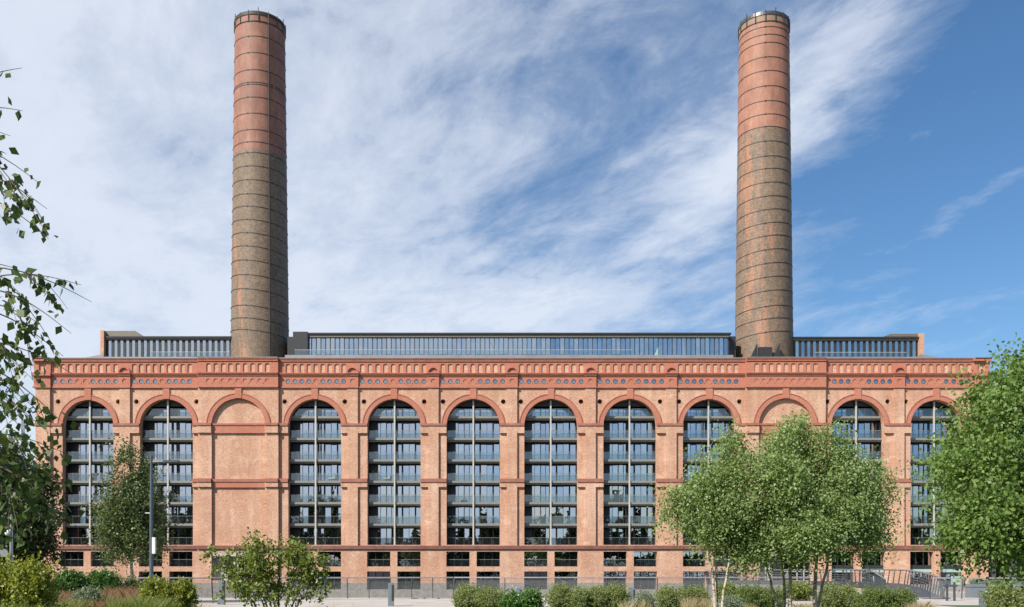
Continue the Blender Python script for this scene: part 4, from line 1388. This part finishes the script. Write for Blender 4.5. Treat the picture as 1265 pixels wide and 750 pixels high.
def grass(name, zones, mats, seed, n_bl, h, lean=.35, width=.010):
    """uncountable blades: one object"""
    g = np.random.default_rng(seed)
    V, Fc = [], []
    me = bpy.data.meshes.new(name)
    pts = []
    for (x0, x1, y0, y1, hh, k) in zones:
        q = g.random((k, 2)); pts.append(np.c_[x0 + (x1 - x0) * q[:, 0], y0 + (y1 - y0) * q[:, 1], np.full(k, hh)])
    B = np.vstack(pts); N = len(B)
    # blades gather in tufts
    tc_ = B[g.integers(0, N, max(1, N // 40))]
    pick = tc_[g.integers(0, len(tc_), N)]
    B[:, :2] = pick[:, :2] + g.normal(size=(N, 2)) * .10
    B[:, 2] = pick[:, 2]
    hh = B[:, 2] * (.55 + .55 * g.random(N))
    ang = g.random(N) * 2 * math.pi
    ln = lean * hh * (.3 + g.random(N))
    dx, dy = np.cos(ang) * ln, np.sin(ang) * ln
    a2 = g.random(N) * math.pi
    wx, wy = np.cos(a2) * width, np.sin(a2) * width * .4
    z0 = np.zeros(N)
    V = np.empty((N, 5, 3))
    V[:, 0] = np.c_[B[:, 0] - wx, B[:, 1] - wy, z0]; V[:, 1] = np.c_[B[:, 0] + wx, B[:, 1] + wy, z0]
    V[:, 2] = np.c_[B[:, 0] + wx * .8 + dx * .35, B[:, 1] + wy * .8 + dy * .35, hh * .6]
    V[:, 4] = np.c_[B[:, 0] - wx * .8 + dx * .35, B[:, 1] - wy * .8 + dy * .35, hh * .6]
    V[:, 3] = np.c_[B[:, 0] + dx, B[:, 1] + dy, hh * (1 - .15 * lean)]
    me.vertices.add(5 * N); me.loops.add(5 * N); me.polygons.add(N)
    me.vertices.foreach_set('co', V.reshape(-1).astype(np.float32))
    me.loops.foreach_set('vertex_index', np.arange(5 * N, dtype=np.int32))
    me.polygons.foreach_set('loop_start', np.arange(0, 5 * N, 5, dtype=np.int32))
    me.polygons.foreach_set('loop_total', np.full(N, 5, dtype=np.int32))
    me.materials.append(mats); me.update(calc_edges=True)
    return tag(link(name, me), kind='stuff')


def zone(px0, px1, ptop, Y, dep, k):
    a, c = at(px0, ptop, Y), at(px1, ptop, Y)
    return (a.x, c.x, Y - dep / 2, Y + dep / 2, a.z, k)


grass('russet_grass', [zone(60, 195, 727, 33, 3, 5200), zone(125, 185, 722, 35, 2, 2600), zone(80, 160, 738, 29, 2, 2400)], L['sedge'], 91, 0, 1, .55)
grass('green_grass', [zone(145, 200, 735, 28, 2, 3000), zone(60, 100, 738, 28, 2, 1500), zone(-20, 60, 744, 22, 2, 1500)], L['greengrass'], 92, 0, 1, .5)
grass('straw_grass', [zone(770, 800, 738, 33, 1.5, 900), zone(845, 885, 735, 34, 1, 700), zone(905, 930, 743, 32, 1, 500), zone(1130, 1150, 741, 32, 1, 600), zone(985, 1012, 742, 34, 1, 500), zone(236, 262, 741, 27, 1, 220), zone(396, 430, 742, 27, 1, 200)], L['straw'], 93, 0, 1, .5, .007)

# a belt of trees behind the camera: seen only as the reflection in the lower windows
g = np.random.default_rng(5)
lb = []
for k in range(50):
    x = -172 + 7 * k + g.normal() * 1.5
    hgt = 17.0 + 4 * math.sin(k * .9) + g.normal() * 1.2 + (5 if x < -60 else 0)
    lb.append([x + 3, -44, 3.0, 5.0, 3.0, 3.6])
    lb.append([x, -42 + g.normal() * 2, hgt * .55, 4.6, 3.0, hgt * .48])
Pb, _ = twigs(lb, 9000, 12, 1.4, .3, g, .15, .4)
tag(leaf_mesh('far_wood', Pb, 1.9, L['dark'], None, g, .2, .3, off=np.zeros(3)), kind='stuff')

# ---------------------------------------------------------------- street furniture
# tall lamp post by the street tree
Y = 46.0
p = at(187, 745, Y)
lp = empty('lamp_post', (p.x, Y, 0), 'tall slim blue-grey lamp post with a flat lamp head to the right', 'lamp post')
zt = at(0, 563, Y).z
b = MB()
b.lathe([(.17, 0), (.17, .06), (.135, .08), (.135, 1.15), (.10, 1.2), (.085, zt * .6), (.062, zt), (0, zt)], 16, (p.x, Y, 0)); b.build('post', M['psteel'], lp, smooth=False)
b = MB(); b.tube([(p.x, Y, zt - .32), (p.x + .8, Y, zt - .28)], .035, 8); b.build('arm', M['psteel'], lp)
b = MB()
b.box(p.x + .62, p.x + 1.35, Y - .16, Y + .16, zt - .34, zt - .23); b.box(p.x + .7, p.x + 1.28, Y - .12, Y + .12, zt - .37, zt - .341)
b.build('lamp_head', M['dsteel'], lp)
z0, z1 = at(0, 684, Y).z, at(0, 664, Y).z
b = MB(); b.box(p.x + .09, p.x + .23, Y - .16, Y + .02, z0, z1); b.box(p.x + .02, p.x + .1, Y - .03, Y + .03, z0 + .1, z0 + .16); b.build('sign_plate', M['white'], lp)
b = MB(); b.tube([(p.x - .3, Y, at(0, 634, Y).z), (p.x, Y, at(0, 634, Y).z)], .025, 6); b.build('bracket', M['steel'], lp)
# post with globe and dish at the far left
Y = 40.0
p = at(14, 745, Y)
gp = empty('camera_post', (p.x, Y, 0), 'slim grey post with a white dome and an oval dish at the left edge', 'post')
zt = at(0, 622, Y).z
b = MB(); b.lathe([(.075, 0), (.07, zt * .5), (.05, zt), (0, zt)], 12, (p.x, Y, 0)); b.build('pole', M['steel'], gp)
q = at(10.5, 659, Y); b = MB(); b.lathe([(0, -.11), (.09, -.08), (.12, 0), (.10, .08), (.05, .13), (0, .14)], 16, (q.x, Y - .05, q.z)); b.tube([(q.x, Y - .02, q.z + .14), (p.x, Y, q.z + .16)], .02, 6); b.build('dome', M['white'], gp, smooth=True)
q = at(7, 683, Y); b = MB()
ring = []
for k in range(20):
    t = 2 * math.pi * k / 20; ring.append((q.x + .24 * math.cos(t), Y - .15 + .12 * math.sin(t) - .1 * math.cos(t), q.z - .10 * math.cos(t) + .15 * math.sin(t)))
b.face(ring); b.face([(x, y + .06, z) for x, y, z in ring][::-1])
for k in range(20):
    a, c = ring[k], ring[(k + 1) % 20]; b.face([a, (a[0], a[1] + .06, a[2]), (c[0], c[1] + .06, c[2]), c])
b.tube([(q.x, Y - .1, q.z), (p.x, Y, q.z)], .02, 6)
b.build('dish', M['dsteel'], gp)

# lattice mast far behind the left corner
Y = 420.0
p = at(28.5, 700, Y)
b = MB(); zt = at(0, 520, Y).z
for dx, dy in ((-.9, -.9), (.9, -.9), (.9, .9), (-.9, .9)):
    b.tube([(p.x + dx, Y + dy, -5), (p.x + dx * .5, Y + dy * .5, zt)], .16, 5)
for k in range(24):
    z = -5 + (zt + 5) * k / 24; z2 = -5 + (zt + 5) * (k + 1) / 24; s0 = .9 - .45 * k / 24
    b.tube([(p.x - s0, Y - s0, z), (p.x + s0, Y - s0, z2)], .10, 4); b.tube([(p.x + s0, Y + s0, z), (p.x - s0, Y + s0, z2)], .10, 4)
tag(b.build('lattice_mast', M['steel'], None), 'faint pale lattice mast far away beyond the left corner', 'mast')

# promenade railing: leaning posts, tubular handrail, wire infill
def railing(px0, px1, Y0, Y1, label, step, hz=1.2, mat='dsteel', hmat='steel', group=None):
    a, c = at(px0, 0, Y0), at(px1, 0, Y1)
    a.z = c.z = 0.06
    root = empty('railing', tuple(a), label, 'railing', group)
    d = (c - a); Ln = d.length; u = d.normalized()
    k = max(2, int(round(Ln / step)))
    for i in range(k + 1):
        p = a + u * (Ln * i / k)
        b = MB()
        ln = .10
        pts = [(-.045, -.012 + ln, 0), (.045, -.012 + ln, 0), (.045, .012 - ln, hz), (-.045, .012 - ln, hz)]
        w = .025
        f0 = [(p.x + q[0] * 0 + w * sx, p.y + q[1], p.z + q[2]) for q, sx in zip(pts, (-1, 1, 1, -1))]
        f1 = [(x, y + .08, z) for x, y, z in f0]
        b.face(f0); b.face(f1[::-1])
        for q in range(4):
            b.face([f0[q], f1[q], f1[(q + 1) % 4], f0[(q + 1) % 4]])
        b.build('post', M[mat], root)
    b = MB(); b.tube([a + Vector((0, -.08, hz)), c + Vector((0, -.08, hz))], .042, 8); b.build('handrail', M[hmat], root)
    b = MB()
    b.face([tuple(a + Vector((0, .03, .08))), tuple(c + Vector((0, .03, .08))), tuple(c + Vector((0, .0, hz - .1))), tuple(a + Vector((0, .0, hz - .1)))])
    b.build('mesh_infill', M['mesh'], root)
    return root


railing(144, 560, 51.5, 56.0, 'steel railing along the promenade left of the rounded bushes', 1.28, 1.22, group=None)
railing(561, 1000, 56.0, 56.0, 'steel railing with wide-set posts behind the middle hedges', 3.1, 1.22)
railing(1150, 1310, 54.5, 53.0, 'steel railing at the right by the foot of the footbridge', 1.75, 1.2)

for px, yt, Y, lab in ((274, 717, 46, 'slim grey box bollard behind the multi-stemmed shrub'), (483, 720, 44, 'free-standing slim grey bollard on open pale paving'),
                       (641, 726, 48, 'grey bollard behind the little bright green shrubs'), (781, 726, 48, 'grey bollard at the right end of the long middle hedge')):
    p = at(px, yt, Y)
    root = empty('bollard', (p.x, Y, 0), lab, 'bollard', 'grey bollards on the promenade')
    b = MB(); h = max(.8, p.z); w = .13
    b.box(p.x - w, p.x + w, Y - .1, Y + .1, 0, h - .02); b.box(p.x - w + .02, p.x + w - .02, Y - .08, Y + .08, h - .02, h)
    b.build('body', M['gsteel'], root)
    b = MB(); b.box(p.x + w * .35, p.x + w + .012, Y - .112, Y + .08, .25, h - .1); b.build('side_panel', M['dark'], root)
for px0, px1, yt, lab in ((1217, 1233, 729, 'grey steel cabinet standing on the path left of the corner shrub'), (1255, 1275, 730, 'grey steel cabinet cut off by the right edge')):
    Y = 36.0
    a, c = at(px0, yt, Y), at(px1, yt, Y)
    root = empty('cabinet', ((a.x + c.x) / 2, Y, 0), lab, 'cabinet', 'grey cabinets at the right edge')
    b = MB(); b.box(a.x, c.x, Y, Y + .5, 0.05, a.z - .03); b.box(a.x - .02, c.x + .02, Y - .02, Y + .52, a.z - .03, a.z); b.box(a.x + .03, c.x - .03, Y + .03, Y + .47, 0, .05); b.build('body', M['gsteel'], root)
    b = MB(); b.box(a.x + .03, c.x - .03, Y - .014, Y, .12, a.z - .08); d = b.build('door', M['gsteel'], root)
    b = MB(); b.box(c.x - .1, c.x - .07, Y - .03, Y - .014, a.z * .5, a.z * .5 + .12); b.build('handle', M['dark'], d)
# bike stand: two posts and a bar
Y = 52.0
a, c = at(1170, 721, Y), at(1179, 719, Y)
root = empty('bike_stand', ((a.x + c.x) / 2, Y, 0), 'two short dark posts joined by a bar on the pale paving', 'stand')
for q, lean in ((a, .0), (c, .08)):
    b = MB(); b.box(q.x - .05, q.x + .05, Y - .05, Y + .05, 0, q.z); b.build('post', M['dsteel'], root)
b = MB(); b.box(a.x - .25, c.x + .15, Y - .08, Y - .051, a.z - .18, a.z - .06); b.build('bar', M['dsteel'], root)

# footbridge curving over the creek
path = [Vector((24.3, 56.2, 0.03)), Vector((26.3, 62, .22)), Vector((29, 70, .45)), Vector((31.2, 78, .62)), Vector((32.2, 86, .7)), Vector((31.6, 93, .7)), Vector((29.2, 98, .7)), Vector((26.4, 104, .7)), Vector((25.0, 112, .6)), Vector((27.5, 122, .4)), Vector((30.5, 131, .3))]
fb = empty('footbridge', (28, 92, 0), 'curving steel footbridge with leaning grey posts leading to the right entrance', 'footbridge')
nrm = []
for i, p in enumerate(path):
    d = path[min(i + 1, len(path) - 1)] - path[max(i - 1, 0)]; d.z = 0; d.normalize(); nrm.append(Vector((d.y, -d.x, 0)))
HWD = 1.6
b = MB()
for i in range(len(path) - 1):
    a0, a1 = path[i] - nrm[i] * HWD, path[i] + nrm[i] * HWD
    b0, b1 = path[i + 1] - nrm[i + 1] * HWD, path[i + 1] + nrm[i + 1] * HWD
    D = Vector((0, 0, .4))
    b.face([a0, a1, b1, b0]); b.face([a0 - D, b0 - D, b1 - D, a1 - D]); b.face([a0, b0, b0 - D, a0 - D]); b.face([a1, a1 - D, b1 - D, b1])
b.build('deck', M['dsteel'], fb)
for s in (-1, 1):
    side_ = [path[i] + nrm[i] * s * (HWD - .05) for i in range(len(path))]
    hb = MB()
    hb.tube([q + nrm[i] * s * .12 + Vector((0, 0, 1.15)) for i, q in enumerate(side_)], .06, 8)
    hb.build('handrail', M['steel'], fb)
    wb = MB()
    for hgt in (.25, .45, .65, .85):
        wb.tube([q + nrm[i] * s * .06 * hgt + Vector((0, 0, hgt)) for i, q in enumerate(side_)], .012, 4)
    wb.build('wire', M['steel'], fb)
    for i in range(len(path) - 1):
        ln = (side_[i + 1] - side_[i]).length; kk = max(1, int(round(ln / 1.7)))
        for q in range(kk):
            t = q / kk; pp = side_[i].lerp(side_[i + 1], t); nn = nrm[i].lerp(nrm[i + 1], t)
            pb = MB(); pb.tube([pp + Vector((0, 0, -.1)), pp + nn * s * .14 + Vector((0, -.12, 1.13))], [.06, .04], 6)
            pb.build('post', M['dsteel'], fb)
# heavy end posts of the bridge
for s in (-1, 1):
    q = path[0] + nrm[0] * s * HWD
    b = MB(); b.tube([q + Vector((.0, 0, 0)), q + Vector((-.25 * 1, 0, 1.2))], [.11, .09], 6); b.build('end_post', M['dsteel'], fb)
# low planter wall and hedge before the shopfronts
b = MB(); b.box(51, 66.5, 122, 122.5, -.9, .0)
tag(b.build('planter_wall', M['stone'], None), 'low grey wall in front of the shopfront windows at the right', 'wall')
# pavilion beyond the right end of the station
pv = empty('pavilion', (76, 140, -.9), 'low pavilion with flat roof, dark glass and pale columns beyond the station', 'building')
Y = 140.0
X0, X1 = at(1222, 0, Y).x, 100
zr = at(0, 690, Y).z
b = MB(); b.box(X0, X1, Y, Y + 12, zr, zr + 1.0); b.box(X0 - .4, X1, Y - 1.5, Y + 12, zr + 1.001, zr + 1.3); b.build('roof', M['beige'], pv)
b = MB(); b.box(X0, X1, Y + 2.2, Y + 12, -.9, zr); b.build('glass_wall', M['dark'], pv)
for px0, px1 in ((1226, 1231), (1246, 1256), (1285, 1290)):
    b = MB(); b.box(at(px0, 0, Y).x, at(px1, 0, Y).x, Y + .2, Y + .7, -.9, zr); b.build('column', M['concrete'], pv)
b = MB()
for k in range(8):
    xa = at(1247, 0, Y).x + k * .22
    b.face([(xa, Y + 1.2 + (k % 2) * .1, -.9), (xa + .22, Y + 1.2 + ((k + 1) % 2) * .1, -.9), (xa + .22, Y + 1.2 + ((k + 1) % 2) * .1, zr), (xa, Y + 1.2 + (k % 2) * .1, zr)])
b.build('curtain', M['white'], pv)
# long grey planter with hedge by the pavilion
Y = 100.0
a, c = at(1200, 722, Y), at(1262, 732, Y)
pn = empty('planter', ((a.x + c.x) / 2, Y, -.9), 'long grey planter box on the paving right of the station', 'planter')
b = MB(); b.box(a.x, c.x, Y, Y + 1.4, -4.9, a.z); b.box(a.x - .1, c.x + .1, Y - .1, Y + 1.5, a.z - .25, a.z + .02); b.build('box', M['gsteel'], pn)
g = np.random.default_rng(9)
Pp = np.c_[a.x + .2 + (c.x - a.x - .4) * g.random(2500), Y + .2 + g.random(2500), a.z + .45 * g.random(2500)]
leaf_mesh('foliage', Pp, .16, L['box'], pn, g)
# trees behind the pavilion
for k, (px, py, rx, rz, lab) in enumerate(((1240, 640, 45, 50, 'dark tree behind the pavilion seen through the right-hand leaves'),)):
    Y = 170.0
    tree('shade_tree', (at(px, 0, Y).x, Y, -.9), lab, 'tree', [lobe(px, py, Y, rx, rz, 6), lobe(px + 30, py + 10, Y, rx, rz, 6)],
         [([PX(px, 725, Y), PX(px, 690, Y), PX(px, 650, Y)], .35, .1)], 'dark', 'bark', 500, 12, 2.0, .3, .45, 60 + k, None, inner=.2, n_branch=12, br=.08, jit=.4)

# a few belongings on the balconies
def on_balcony(i, f, dx):
    return Vector((BAYS[i][0] + dx, FY + 1.35, fz(floors_py[f])))


p = on_balcony(4, 3, -2.9)
pt = empty('potted_plant', tuple(p), 'rusty orange potted shrub on a balcony of the fifth bay from the left', 'plant')
b = MB(); b.lathe([(0, 0), (.2, 0), (.26, .45), (.22, .45), (.2, .38), (0, .38)], 12, tuple(p)); b.build('pot', M['dark'], pt)
g = np.random.default_rng(3)
Pp = np.array(p) + np.array([0, 0, 1.0]) + g.normal(size=(260, 3)) * np.array([.24, .24, .34]); Pp[:, 2] = np.maximum(Pp[:, 2], p.z + .4)
leaf_mesh('foliage', Pp, .12, L['sedge'], pt, g)
for (i, f, dx, lab) in ((4, 3, -1.2, 'white lounge chair on the balcony beside the rusty potted shrub'), (3, 3, 2.2, 'white lounge chair on a balcony of the bay just right of the left chimney')):
    p = on_balcony(i, f, dx)
    ch = empty('lounge_chair', tuple(p), lab, 'chair')
    b = MB(); b.box(p.x - .45, p.x + .45, p.y - .35, p.y + .35, p.z + .32, p.z + .46); b.build('seat', M['white'], ch)
    b = MB(); b.box(p.x + .28, p.x + .45, p.y - .35, p.y + .35, p.z + .461, p.z + .95); b.build('backrest', M['white'], ch)
    for sx in (-.4, .4):
        for sy in (-.3, .3):
            b = MB(); b.box(p.x + sx - .025, p.x + sx + .025, p.y + sy - .025, p.y + sy + .025, p.z, p.z + .32); b.build('leg', M['dark'], ch)
